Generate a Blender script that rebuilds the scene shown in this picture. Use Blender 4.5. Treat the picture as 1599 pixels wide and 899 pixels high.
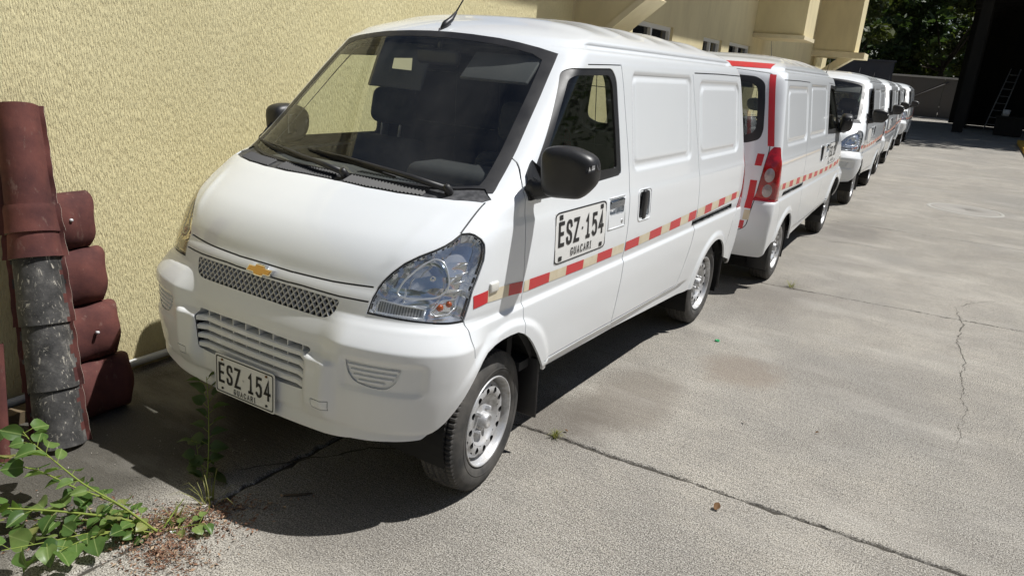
import bpy, bmesh, math, random
import numpy as np
from mathutils import Vector, Matrix
from mathutils.bvhtree import BVHTree

for o in list(bpy.data.objects):
    bpy.data.objects.remove(o)
SC = bpy.context.scene
COL = SC.collection
RAD = math.radians
random.seed(7)
RNG = np.random.default_rng(7)

# ------------------------------------------------------------------ camera
def camera():
    yaw, pitch, roll, fpx = -0.53676, 0.30206, 0.08027, 1145.0
    f = Vector((math.sin(yaw) * math.cos(pitch), math.cos(yaw) * math.cos(pitch), -math.sin(pitch)))
    r = f.cross(Vector((0, 0, 1))).normalized()
    u = r.cross(f)
    r2 = math.cos(roll) * r + math.sin(roll) * u
    u2 = -math.sin(roll) * r + math.cos(roll) * u
    cd = bpy.data.cameras.new('camera')
    cd.sensor_fit = 'HORIZONTAL'
    cd.sensor_width = 36.0
    cd.lens = 36.0 * fpx / 1599.0
    cd.clip_start = 0.05
    cd.clip_end = 2000
    co = bpy.data.objects.new('camera', cd)
    COL.objects.link(co)
    co.matrix_world = Matrix(((r2.x, u2.x, -f.x, 2.1875), (r2.y, u2.y, -f.y, -1.6959), (r2.z, u2.z, -f.z, 1.7082), (0, 0, 0, 1)))
    SC.camera = co
camera()

# ------------------------------------------------------------------ light
SUN = Vector((0.42, 0.36, 1.0)).normalized()
W = bpy.data.worlds.new('World')
SC.world = W
W.use_nodes = True
nt = W.node_tree
bg = nt.nodes['Background']
sky = nt.nodes.new('ShaderNodeTexSky')
sky.sky_type = 'NISHITA'
sky.sun_disc = False
sky.sun_elevation = math.asin(SUN.z)
sky.sun_rotation = math.atan2(SUN.x, SUN.y)
sky.air_density = 1.0
sky.dust_density = 0.7
# thin fair-weather cloud, the same all over the sky
tc = nt.nodes.new('ShaderNodeTexCoord')
sv = nt.nodes.new('ShaderNodeSeparateXYZ'); nt.links.new(tc.outputs['Generated'], sv.inputs[0])
zz = nt.nodes.new('ShaderNodeMath'); zz.operation = 'MAXIMUM'; nt.links.new(sv.outputs[2], zz.inputs[0]); zz.inputs[1].default_value = .12
dv = nt.nodes.new('ShaderNodeVectorMath'); dv.operation = 'DIVIDE'; nt.links.new(tc.outputs['Generated'], dv.inputs[0]); nt.links.new(zz.outputs[0], dv.inputs[1])
nz = nt.nodes.new('ShaderNodeTexNoise'); nt.links.new(dv.outputs[0], nz.inputs['Vector'])
nz.inputs['Scale'].default_value = 1.5; nz.inputs['Detail'].default_value = 8; nz.inputs['Roughness'].default_value = .62; nz.inputs['Distortion'].default_value = .5
rp = nt.nodes.new('ShaderNodeValToRGB'); nt.links.new(nz.outputs[0], rp.inputs[0])
rp.color_ramp.elements[0].position = .50; rp.color_ramp.elements[0].color = (0, 0, 0, 1)
rp.color_ramp.elements[1].position = .72; rp.color_ramp.elements[1].color = (.8, .8, .8, 1)
mxs = nt.nodes.new('ShaderNodeMix'); mxs.data_type = 'RGBA'
nt.links.new(rp.outputs[0], mxs.inputs[0]); nt.links.new(sky.outputs[0], mxs.inputs[6]); mxs.inputs[7].default_value = (8.5, 8.7, 9.0, 1)
nt.links.new(mxs.outputs[2], bg.inputs[0])
bg.inputs[1].default_value = 0.046
sl = bpy.data.lights.new('sun', 'SUN')
sl.energy = 5.0
sl.angle = RAD(0.53)
sl.color = (1.0, 0.982, 0.95)
so = bpy.data.objects.new('sun', sl)
COL.objects.link(so)
so.rotation_euler = SUN.to_track_quat('Z', 'Y').to_euler()
SC.view_settings.view_transform = 'Standard'
SC.view_settings.look = 'None'
SC.view_settings.exposure = 0.10
SC.view_settings.gamma = 1.0

# ------------------------------------------------------------------ material helpers
MATS = {}
def mat(name, col=(.5, .5, .5), rough=.5, metal=0.0, spec=.5, coat=0.0, coat_rough=.05):
    m = bpy.data.materials.new(name)
    m.use_nodes = True
    b = m.node_tree.nodes['Principled BSDF']
    b.inputs['Base Color'].default_value = (*col, 1)
    b.inputs['Roughness'].default_value = rough
    b.inputs['Metallic'].default_value = metal
    b.inputs['Specular IOR Level'].default_value = spec
    b.inputs['Coat Weight'].default_value = coat
    b.inputs['Coat Roughness'].default_value = coat_rough
    MATS[name] = m
    return m

class N:
    """tiny node-graph helper"""
    def __init__(self, m):
        self.m = m
        self.t = m.node_tree
        self.b = self.t.nodes.get('Principled BSDF')
    def n(self, typ, **kw):
        x = self.t.nodes.new(typ)
        for k, v in kw.items():
            setattr(x, k, v)
        return x
    def set(self, sock, v):
        if hasattr(v, 'is_output') or isinstance(v, bpy.types.NodeSocket):
            self.t.links.new(v, sock)
        else:
            sock.default_value = v
    def coord(self, kind='Object'):
        return self.n('ShaderNodeTexCoord').outputs[kind]
    def mapping(self, vec, scale=(1, 1, 1), rot=(0, 0, 0), loc=(0, 0, 0)):
        x = self.n('ShaderNodeMapping')
        self.set(x.inputs['Vector'], vec)
        x.inputs['Scale'].default_value = scale
        x.inputs['Rotation'].default_value = rot
        x.inputs['Location'].default_value = loc
        return x.outputs[0]
    def noise(self, vec, scale=5, detail=4, rough=.55, dist=0.0):
        x = self.n('ShaderNodeTexNoise')
        self.set(x.inputs['Vector'], vec)
        x.inputs['Scale'].default_value = scale
        x.inputs['Detail'].default_value = detail
        x.inputs['Roughness'].default_value = rough
        x.inputs['Distortion'].default_value = dist
        return x.outputs[0]
    def voro(self, vec, scale=5, feature='F1', out=0):
        x = self.n('ShaderNodeTexVoronoi', feature=feature)
        self.set(x.inputs['Vector'], vec)
        x.inputs['Scale'].default_value = scale
        return x.outputs[out]
    def ramp(self, fac, stops):
        x = self.n('ShaderNodeValToRGB')
        self.set(x.inputs[0], fac)
        el = x.color_ramp.elements
        while len(el) < len(stops):
            el.new(0.5)
        for e, (p, c) in zip(el, stops):
            e.position = p
            e.color = (*c, 1) if isinstance(c, tuple) else (c, c, c, 1)
        return x.outputs[0]
    def mix(self, fac, a, b, mode='MIX'):
        x = self.n('ShaderNodeMix', data_type='RGBA', blend_type=mode)
        self.set(x.inputs[0], fac)
        for s, v in ((x.inputs[6], a), (x.inputs[7], b)):
            if isinstance(v, tuple) and len(v) == 3:
                v = (*v, 1)
            self.set(s, v)
        return x.outputs[2]
    def math(self, op, a, b=0.0, c=0.0):
        x = self.n('ShaderNodeMath', operation=op)
        self.set(x.inputs[0], a)
        self.set(x.inputs[1], b)
        self.set(x.inputs[2], c)
        return x.outputs[0]
    def sep(self, vec):
        x = self.n('ShaderNodeSeparateXYZ')
        self.set(x.inputs[0], vec)
        return x.outputs
    def bump(self, h, strength=.3, dist=.01, normal=None):
        x = self.n('ShaderNodeBump')
        self.set(x.inputs['Height'], h)
        x.inputs['Strength'].default_value = strength
        x.inputs['Distance'].default_value = dist
        if normal is not None:
            self.set(x.inputs['Normal'], normal)
        return x.outputs[0]
    def base(self, c):
        self.set(self.b.inputs['Base Color'], c)
    def rough(self, r):
        self.set(self.b.inputs['Roughness'], r)
    def normal(self, v):
        self.set(self.b.inputs['Normal'], v)

# ------------------------------------------------------------------ object helpers
def obj(name, me, parent=None, mats=None, smooth=None):
    o = bpy.data.objects.new(name, me)
    COL.objects.link(o)
    if mats is not None:
        for m in (mats if isinstance(mats, (list, tuple)) else [mats]):
            me.materials.append(m)
    if smooth is not None:
        me.shade_smooth() if smooth else me.shade_flat()
    if parent is not None:
        o.parent = parent
    return o

def tag(o, label, cat=None, group=None, kind=None):
    if label: o['label'] = label
    if cat: o['category'] = cat
    if group: o['group'] = group
    if kind: o['kind'] = kind
    return o

def empty(name, loc=(0, 0, 0), rz=0.0):
    o = bpy.data.objects.new(name, None)
    COL.objects.link(o)
    o.location = loc
    o.rotation_euler = (0, 0, rz)
    o.empty_display_size = .2
    return o

def mesh(name, V, F):
    me = bpy.data.meshes.new(name)
    me.from_pydata([tuple(map(float, v)) for v in V], [], [tuple(map(int, f)) for f in F])
    me.update()
    return me

def bm_mesh(name, bm):
    me = bpy.data.meshes.new(name)
    bm.to_mesh(me)
    bm.free()
    return me

class MB:
    """collects boxes, tubes, lathes into one mesh; mi = material index"""
    def __init__(self):
        self.V = []; self.F = []; self.M = []; self.S = []
    def add(self, V, F, mi=0, smooth=False):
        o = len(self.V)
        self.V += [tuple(map(float, v)) for v in V]
        for f in F:
            self.F.append(tuple(int(i) + o for i in f)); self.M.append(mi); self.S.append(smooth)
        return self
    def box(self, a, b, mi=0, mtx=None):
        x0, y0, z0 = a; x1, y1, z1 = b
        V = [Vector(p) for p in ((x0, y0, z0), (x1, y0, z0), (x1, y1, z0), (x0, y1, z0), (x0, y0, z1), (x1, y0, z1), (x1, y1, z1), (x0, y1, z1))]
        if mtx is not None: V = [mtx @ v for v in V]
        return self.add(V, [(0, 3, 2, 1), (4, 5, 6, 7), (0, 1, 5, 4), (1, 2, 6, 5), (2, 3, 7, 6), (3, 0, 4, 7)], mi)
    def rbox(self, a, b, r=.01, seg=3, mi=0, mtx=None):
        bm = bmesh.new()
        c = [(a[i] + b[i]) / 2 for i in range(3)]; s = [abs(b[i] - a[i]) for i in range(3)]
        bmesh.ops.create_cube(bm, size=1)
        for v in bm.verts:
            v.co = Vector((c[0] + v.co.x * s[0], c[1] + v.co.y * s[1], c[2] + v.co.z * s[2]))
        bmesh.ops.bevel(bm, geom=bm.edges[:], offset=min(r, min(s) * .49), segments=seg, profile=.5, affect='EDGES')
        bm.verts.index_update()
        V = [(mtx @ v.co) if mtx is not None else v.co.copy() for v in bm.verts]
        F = [[v.index for v in f.verts] for f in bm.faces]
        bm.free()
        return self.add(V, F, mi, True)
    def tube(self, pts, rad, n=8, mi=0, cap=True, smooth=True):
        pts = [Vector(p) for p in pts]
        R = rad if isinstance(rad, (list, tuple)) else [rad] * len(pts)
        V = []; F = []
        up = Vector((0, 0, 1))
        for i, p in enumerate(pts):
            d = (pts[min(i + 1, len(pts) - 1)] - pts[max(i - 1, 0)]).normalized()
            a = d.cross(up)
            if a.length < .05: a = d.cross(Vector((1, 0, 0)))
            a.normalize(); b = d.cross(a)
            for k in range(n):
                t = 2 * math.pi * k / n
                V.append(p + (a * math.cos(t) + b * math.sin(t)) * R[i])
        for i in range(len(pts) - 1):
            for k in range(n):
                F.append((i * n + k, i * n + (k + 1) % n, (i + 1) * n + (k + 1) % n, (i + 1) * n + k))
        if cap:
            F.append(tuple(range(n))[::-1]); F.append(tuple((len(pts) - 1) * n + k for k in range(n)))
        return self.add(V, F, mi, smooth)
    def lathe(self, prof, n=48, mi=0, smooth=True, closed=False):
        """prof = [(x, r)] turned about the x axis"""
        V = []; F = []
        m = len(prof)
        for k in range(n):
            t = 2 * math.pi * k / n
            for x, r in prof: V.append((x, r * math.cos(t), r * math.sin(t)))
        for k in range(n):
            k2 = (k + 1) % n
            for i in range(m - 1 if not closed else m):
                j = (i + 1) % m
                F.append((k * m + i, k2 * m + i, k2 * m + j, k * m + j))
        return self.add(V, F, mi, smooth)
    def prism(self, poly, a, b, axis=1, mi=0):
        """extrude 2-d polygon between a and b along axis"""
        def P(p, t):
            q = [p[0], p[1]]; q.insert(axis, t); return q
        n = len(poly)
        V = [P(p, a) for p in poly] + [P(p, b) for p in poly]
        F = [tuple(range(n))[::-1], tuple(range(n, 2 * n))] + [(i, (i + 1) % n, n + (i + 1) % n, n + i) for i in range(n)]
        return self.add(V, F, mi)
    def build(self, name, mats, parent=None, recalc=True):
        me = mesh(name, self.V, self.F)
        me.polygons.foreach_set('material_index', self.M)
        me.polygons.foreach_set('use_smooth', self.S)
        if recalc:
            bm = bmesh.new(); bm.from_mesh(me)
            bmesh.ops.recalc_face_normals(bm, faces=bm.faces[:])
            bm.to_mesh(me); bm.free()
        o = obj(name, me, parent, mats)
        return o

# stroke lettering: every character is a set of open lines in a unit cell, drawn with a broad pen
GLYPH = {
    'E': [[(.9, 1), (0, 1), (0, 0), (.9, 0)], [(0, .52), (.75, .52)]],
    'S': [[(.97, .80), (.88, .95), (.66, 1), (.34, 1), (.12, .94), (.02, .78), (.08, .62), (.30, .54), (.68, .46), (.92, .36), (.98, .20), (.88, .05), (.66, 0), (.32, 0), (.10, .06), (.02, .22)]],
    'Z': [[(.02, 1), (.96, 1), (.04, 0), (1, 0)]],
    '1': [[(.22, .82), (.52, 1), (.52, 0)], [(.2, 0), (.84, 0)]],
    '2': [[(.04, .78), (.14, .94), (.36, 1), (.64, 1), (.88, .92), (.96, .74), (.88, .56), (.04, 0), (1, 0)]],
    '3': [[(.06, .84), (.22, .97), (.5, 1), (.80, .95), (.93, .78), (.80, .58), (.45, .53)], [(.45, .53), (.84, .48), (.97, .26), (.86, .06), (.5, 0), (.2, .03), (.03, .18)]],
    '5': [[(.90, 1), (.14, 1), (.08, .55), (.34, .64), (.66, .63), (.90, .50), (.97, .30), (.88, .08), (.62, 0), (.32, 0), (.04, .12)]],
    '4': [[(.72, 0), (.72, 1), (.02, .30), (1, .30)]],
    '7': [[(.02, 1), (.97, 1), (.36, 0)]],
    'G': [[(.95, .80), (.80, .97), (.5, 1), (.2, .96), (.04, .76), (.02, .5), (.04, .24), (.2, .04), (.5, 0), (.82, .04), (.96, .2), (.96, .46), (.56, .46)]],
    'U': [[(.04, 1), (.04, .24), (.2, .04), (.5, 0), (.8, .04), (.96, .24), (.96, 1)]],
    'A': [[(0, 0), (.5, 1), (1, 0)], [(.18, .34), (.82, .34)]],
    'C': [[(.95, .78), (.80, .97), (.5, 1), (.2, .96), (.04, .76), (.02, .5), (.04, .24), (.2, .04), (.5, 0), (.80, .03), (.95, .22)]],
    'R': [[(.04, 0), (.04, 1), (.62, 1), (.88, .93), (.94, .75), (.86, .57), (.60, .50), (.04, .50)], [(.55, .50), (.97, 0)]],
    'I': [[(.5, 0), (.5, 1)], [(.25, 1), (.75, 1)], [(.25, 0), (.75, 0)]],
}
def glyph(ch, x0, z0, w, h, pen):
    """flat outline mesh of one character in a box: list of (x, z), faces"""
    V = []; F = []
    for line in GLYPH[ch]:
        P = [Vector((x0 + pen / 2 + a * (w - pen), z0 + pen / 2 + b * (h - pen))) for a, b in line]
        n = len(P); o_ = len(V)
        for i in range(n):
            a = (P[i] - P[i - 1]).normalized() if i else (P[1] - P[0]).normalized()
            b = (P[i + 1] - P[i]).normalized() if i < n - 1 else a
            na = Vector((-a.y, a.x)); nb = Vector((-b.y, b.x)); m_ = na + nb
            m_ = na if m_.length < 1e-6 else m_.normalized()
            k = pen / 2 / max(.5, m_.dot(na))
            e = (a * pen * .5 * (-1 if i == 0 else 1)) if i in (0, n - 1) else Vector((0, 0))
            if i == 0: e = -a * pen * .5
            V.append(tuple(P[i] + m_ * k + e)); V.append(tuple(P[i] - m_ * k + e))
        for i in range(n - 1):
            F.append((o_ + 2 * i, o_ + 2 * i + 1, o_ + 2 * i + 3, o_ + 2 * i + 2))
    return V, F
def word(txt, x0, x1, z0, z1, pen, gap=.22):
    """characters of a word spread over a box; a blank is a half-width space. returns [(V, F)]"""
    units = sum(.55 if c == ' ' else (.62 if c == 'I' else 1) for c in txt) + gap * (len(txt) - 1)
    u = (x1 - x0) / units
    x = x0; out = []
    for c in txt:
        w = (.55 if c == ' ' else (.62 if c == 'I' else 1)) * u
        if c != ' ': out.append(glyph(c, x, z0, w, z1 - z0, pen))
        x += w + gap * u
    return out

def ss(a, b, x):
    t = np.clip((x - a) / (b - a), 0, 1)
    return t * t * (3 - 2 * t)
# ------------------------------------------------------------------ materials
def m_paint(name, col, rough=.3, coat=.6, dirt=.18):
    m = mat(name, col, rough, 0, .5, coat, .03)
    g = N(m); c = g.coord()
    n1 = g.noise(c, 2.2, 6, .6)
    n2 = g.noise(g.mapping(c, (14, 14, 3)), 2.0, 5, .65)
    d = g.math('MULTIPLY', g.ramp(n1, [(.42, 0.0), (.75, 1.0)]), g.ramp(n2, [(.35, .2), (.8, 1.0)]))
    # road film thrown up by the wheels: thickest low on the body
    z = g.sep(c)[2]
    low = g.ramp(g.math('ADD', z, g.math('MULTIPLY', n2, .25)), [(.40, 1.0), (.85, .0)])
    f = g.math('ADD', g.math('MULTIPLY', d, dirt), g.math('MULTIPLY', low, dirt * 1.3))
    g.base(g.mix(f, col, (.42, .37, .30)))
    g.rough(g.math('ADD', g.math('MULTIPLY', f, .7), rough))
    g.normal(g.bump(g.noise(c, 3.0, 2), .035, .004))
    return m
PAINT = m_paint('white_paint', (.795, .825, .85), .33, .9, .05)
PLASTIC_W = m_paint('white_bumper', (.765, .785, .80), .36, .45, .12)
BLACK = mat('black_plastic', (.018, .018, .020), .42)
def _bp():
    g = N(BLACK); c = g.coord()
    g.normal(g.bump(g.noise(c, 900, 2), .15, .0006))
    g.rough(g.ramp(g.noise(c, 7, 5), [(.3, .34), (.7, .55)]))
    g.base(g.mix(g.ramp(g.noise(c, 5, 6), [(.45, 0.), (.8, .5)]), (.016, .016, .018), (.05, .048, .045)))
_bp()
RUBBER = mat('rubber_gap_shade', (.012, .012, .013), .6)
GREYP = mat('grey_cowl_plastic', (.055, .056, .060), .55)
def _gp():
    g = N(GREYP); c = g.coord()
    g.base(g.mix(g.ramp(g.noise(c, 30, 5), [(.4, 0.), (.7, 1.)]), (.03, .031, .034), (.10, .10, .105)))
_gp()
DARK = mat('dark_interior', (.030, .031, .034), .75)
DARK2 = mat('grey_trim', (.075, .076, .080), .7)
LINER = mat('headliner', (.05, .05, .052), .85)
SEATM = mat('seat_fabric', (.028, .029, .033), .9)
def _sm():
    g = N(SEATM); c = g.coord()
    g.normal(g.bump(g.noise(c, 260, 2), .3, .002))
    g.base(g.mix(g.noise(c, 40, 3), (.02, .021, .024), (.045, .046, .052)))
_sm()
UNDER = mat('underbody', (.012, .012, .012), .9)
CHROME = mat('chrome', (.82, .83, .85), .10, 1.0)
STEEL = mat('silver_wheel', (.52, .53, .55), .42, .6)
def _st():
    g = N(STEEL); c = g.coord()
    d = g.ramp(g.noise(c, 22, 6, .65), [(.40, 0.), (.72, 1.)])
    g.base(g.mix(d, (.60, .61, .63), (.30, .28, .25)))
    g.rough(g.math('ADD', g.math('MULTIPLY', d, .3), .40))
    g.set(g.b.inputs['Metallic'], g.math('SUBTRACT', .6, g.math('MULTIPLY', d, .45)))
_st()
TYRE = mat('tyre_rubber', (.028, .027, .026), .8)
def _ty():
    g = N(TYRE); c = g.coord()
    d = g.ramp(g.noise(c, 9, 6, .62), [(.35, 0.), (.75, 1.)])
    g.base(g.mix(d, (.030, .030, .030), (.110, .102, .092)))
    g.normal(g.bump(g.noise(c, 160, 3), .2, .002))
_ty()
GOLD = mat('gold_badge', (.72, .42, .13), .32, .7)
RED_T = mat('red_reflective_tape', (.56, .022, .030), .42, 0, .5, .3)
WHITE_T = mat('cream_reflective_tape', (.68, .61, .46), .45, 0, .5, .2)
def _tp():
    g = N(RED_T); c = g.coord()
    g.base(g.mix(g.ramp(g.noise(c, 18, 5), [(.4, 0.), (.8, .6)]), (.60, .020, .030), (.42, .06, .05)))
    g.normal(g.bump(g.voro(c, 320), .12, .0008))
    g = N(WHITE_T); c = g.coord()
    g.base(g.mix(g.ramp(g.noise(c, 14, 5), [(.35, 0.), (.75, 1.)]), (.72, .65, .50), (.60, .50, .32)))
    g.normal(g.bump(g.voro(c, 320), .12, .0008))
_tp()
DECAL_W = mat('plate_white', (.74, .74, .72), .4, 0, .5, .2)
DECAL_K = mat('plate_black', (.012, .012, .013), .45)
RUST = mat('rusty_bolt', (.20, .10, .03), .7, .4)
TAIL_R = mat('tail_light_red', (.42, .006, .012), .12, 0, .6, 1.0, .02)
TAIL_C = mat('tail_light_clear', (.42, .36, .36), .10, .35, .6, 1.0, .02)
def _tl():
    g = N(TAIL_R); c = g.coord()
    g.normal(g.bump(g.voro(c, 90), .12, .004))
    g.base(g.mix(g.ramp(g.noise(c, 16, 3), [(.4, 0.), (.6, 1.)]), (.50, .007, .014), (.26, .004, .008)))
    g = N(TAIL_C); c = g.coord()
    g.normal(g.bump(g.voro(c, 70), .35, .006))
_tl()
AMBER = mat('amber_bulb', (.42, .075, .012), .25, 0, .5, .6)
GREYLENS = mat('grey_ribbed_lens', (.46, .46, .47), .25, .2, .5, .6)
def _gl():
    g = N(GREYLENS); c = g.coord()
    w = g.n('ShaderNodeTexWave'); w.inputs['Scale'].default_value = 34
    g.set(w.inputs['Vector'], c)
    g.base(g.mix(w.outputs[1], (.62, .62, .63), (.20, .20, .21)))
_gl()
REFL = mat('lamp_reflector', (.86, .87, .89), .10, .80)
def _rf():
    g = N(REFL); c = g.coord()
    a = g.voro(g.mapping(c, (9, 9, 26)), 1.0)
    g.normal(g.bump(a, .35, .02))
_rf()
WHITEP = mat('off_white_sticker', (.60, .55, .36), .5)

def m_glass(name, tint, ior=1.5, dirt=0.04):
    m = bpy.data.materials.new(name); m.use_nodes = True
    t = m.node_tree
    for x in list(t.nodes): t.nodes.remove(x)
    g = N(m)
    out = g.n('ShaderNodeOutputMaterial')
    tr = g.n('ShaderNodeBsdfTransparent'); tr.inputs[0].default_value = (*tint, 1)
    gl = g.n('ShaderNodeBsdfGlossy'); gl.inputs['Roughness'].default_value = 0.02
    gl.inputs[0].default_value = (.95, .97, 1, 1)
    ge = g.n('ShaderNodeNewGeometry')
    vm = g.n('ShaderNodeVectorMath', operation='DOT_PRODUCT')
    t.links.new(ge.outputs['Incoming'], vm.inputs[0]); t.links.new(ge.outputs['Normal'], vm.inputs[1])
    f0 = ((ior - 1) / (ior + 1)) ** 2 * 1.2
    fres = g.math('ADD', g.math('MULTIPLY', g.math('POWER', g.math('SUBTRACT', 1.0, g.math('ABSOLUTE', vm.outputs['Value'])), 5.0), 1 - f0), f0)
    mx = g.n('ShaderNodeMixShader')
    t.links.new(fres, mx.inputs[0]); t.links.new(tr.outputs[0], mx.inputs[1]); t.links.new(gl.outputs[0], mx.inputs[2])
    df = g.n('ShaderNodeBsdfDiffuse'); df.inputs[0].default_value = (.55, .53, .50, 1)
    c = g.coord()
    d = g.math('MULTIPLY', g.ramp(g.noise(g.mapping(c, (1, 1, 1)), 6, 7, .7), [(.38, .15), (.8, 1.0)]), dirt)
    m2 = g.n('ShaderNodeMixShader')
    g.set(m2.inputs[0], d); t.links.new(mx.outputs[0], m2.inputs[1]); t.links.new(df.outputs[0], m2.inputs[2])
    t.links.new(m2.outputs[0], out.inputs[0])
    return m
GLASS_F = m_glass('windscreen_glass', (.86, .89, .86), 1.60, .022)
GLASS_S = m_glass('side_glass', (.74, .78, .75), 1.56, .012)
LENS = m_glass('clear_lens', (.93, .95, .97), 1.45, .03)
LENS_OLD = m_glass('yellowed_lens', (.80, .74, .60), 1.45, .25)
# ------------------------------------------------------------------ van: outer surface
def pchip(xk, yk):
    xk = np.array(xk, float); yk = np.array(yk, float); h = np.diff(xk); d = np.diff(yk) / h
    m = np.zeros_like(xk); m[0] = d[0]; m[-1] = d[-1]
    for i in range(1, len(xk) - 1):
        if d[i - 1] * d[i] > 0:
            w1 = 2 * h[i] + h[i - 1]; w2 = h[i] + 2 * h[i - 1]
            m[i] = (w1 + w2) / (w1 / d[i - 1] + w2 / d[i])
    def f(x):
        x = np.clip(np.asarray(x, float), xk[0], xk[-1])
        i = np.clip(np.searchsorted(xk, x, side='right') - 1, 0, len(xk) - 2)
        t = (x - xk[i]) / h[i]
        return yk[i] * (1 + 2 * t) * (1 - t) ** 2 + m[i] * h[i] * t * (1 - t) ** 2 + yk[i + 1] * t * t * (3 - 2 * t) + m[i + 1] * h[i] * t * t * (t - 1)
    return f
def tab(s):
    v = [float(q) for q in s.split()]
    return pchip(v[0::2], v[1::2])
ZT = 1.925
# profiles against height z: front line, half width, corner depth, bow, corner exponent, rear line, rear corner
P_yc = tab(".20 .10 .25 .06 .30 .04 .40 .03 .50 .033 .60 .045 .70 .06 .80 .088 .87 .11 .89 .122 .95 .147 1.0 .176 1.05 .218 1.10 .280 1.15 .357 1.19 .430 1.215 .50 1.25 .548 1.50 .82 1.70 1.035 1.80 1.15 1.84 1.245 1.88 1.42 1.905 1.66 1.925 2.2")
P_w = tab(".20 .76 .30 .785 .42 .797 .55 .808 .70 .815 .762 .814 .785 .802 .82 .805 .9 .807 1.0 .803 1.1 .795 1.13 .788 1.2 .778 1.5 .733 1.7 .70 1.74 .69 1.765 .677 1.777 .649 1.803 .640 1.82 .615 1.84 .585 1.87 .50 1.90 .36 1.925 .001")
P_D = tab(".2 .38 .7 .40 .9 .41 1.0 .39 1.1 .32 1.19 .27 1.3 .25 1.5 .22 1.744 .19 1.80 .21 1.86 .27 1.90 .25 1.925 .001")
P_B = tab(".2 .05 .7 .06 .9 .08 1.1 .08 1.19 .06 1.3 .045 1.5 .04 1.744 .045 1.86 .06 1.925 .0")
P_N = tab(".2 4.2 .7 4.2 .9 4.4 1.0 4.2 1.1 3.7 1.19 3.4 1.3 2.9 1.5 2.6 1.925 2.4")
P_yr = tab(".2 3.97 .35 4.0 .5 4.03 .65 4.03 .75 4.015 .8 3.99 1.0 3.985 1.2 3.945 1.5 3.88 1.7 3.82 1.76 3.785 1.8 3.73 1.84 3.6 1.87 3.38 1.90 2.98 1.925 2.202")
P_E = tab(".2 .12 1.7 .12 1.80 .18 1.86 .3 1.90 .3 1.925 .001")
NF, NS, NR = 84, 290, 44
def ring(z):
    n = float(P_N(z)); B = float(P_B(z)); w = float(P_w(z)); D = float(P_D(z)); E = float(P_E(z))
    y0 = float(P_yc(z)); y1 = float(P_yr(z))
    a = np.linspace(0, 1, NF + 1) ** 0.92 * np.pi / 2
    c = np.clip(np.cos(a), 0, 1); s = np.sin(a)
    xf = w * s ** (2 / n); yf = y0 + D * (1 - c ** (2 / n)) + B * (xf / w) ** 2
    ys = np.linspace(y0 + D + B, y1 - E, NS + 1)[1:]
    a = np.linspace(np.pi / 2, 0, NR + 1)[1:]
    xr = w * np.clip(np.sin(a), 0, 1) ** (2 / 3.); yrr = y1 - E * (1 - np.clip(np.cos(a), 0, 1) ** (2 / 3.))
    x = np.r_[xf, np.full(NS, w), xr]; y = np.r_[yf, ys, yrr]
    x = x * (1 - .008 * ((y - 2) / 2) ** 2)
    return np.stack([x, y, np.full_like(x, z)], 1)
def rrect(Y, Z, y0, y1, z0, z1, r):
    qy = np.abs(Y - (y0 + y1) / 2) - (y1 - y0) / 2 + r
    qz = np.abs(Z - (z0 + z1) / 2) - (z1 - z0) / 2 + r
    return np.hypot(np.maximum(qy, 0), np.maximum(qz, 0)) + np.minimum(np.maximum(qy, qz), 0) - r
ARCH_F = (.615, .335, .342)
ARCH_R = (3.335, .27, .345)
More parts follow.
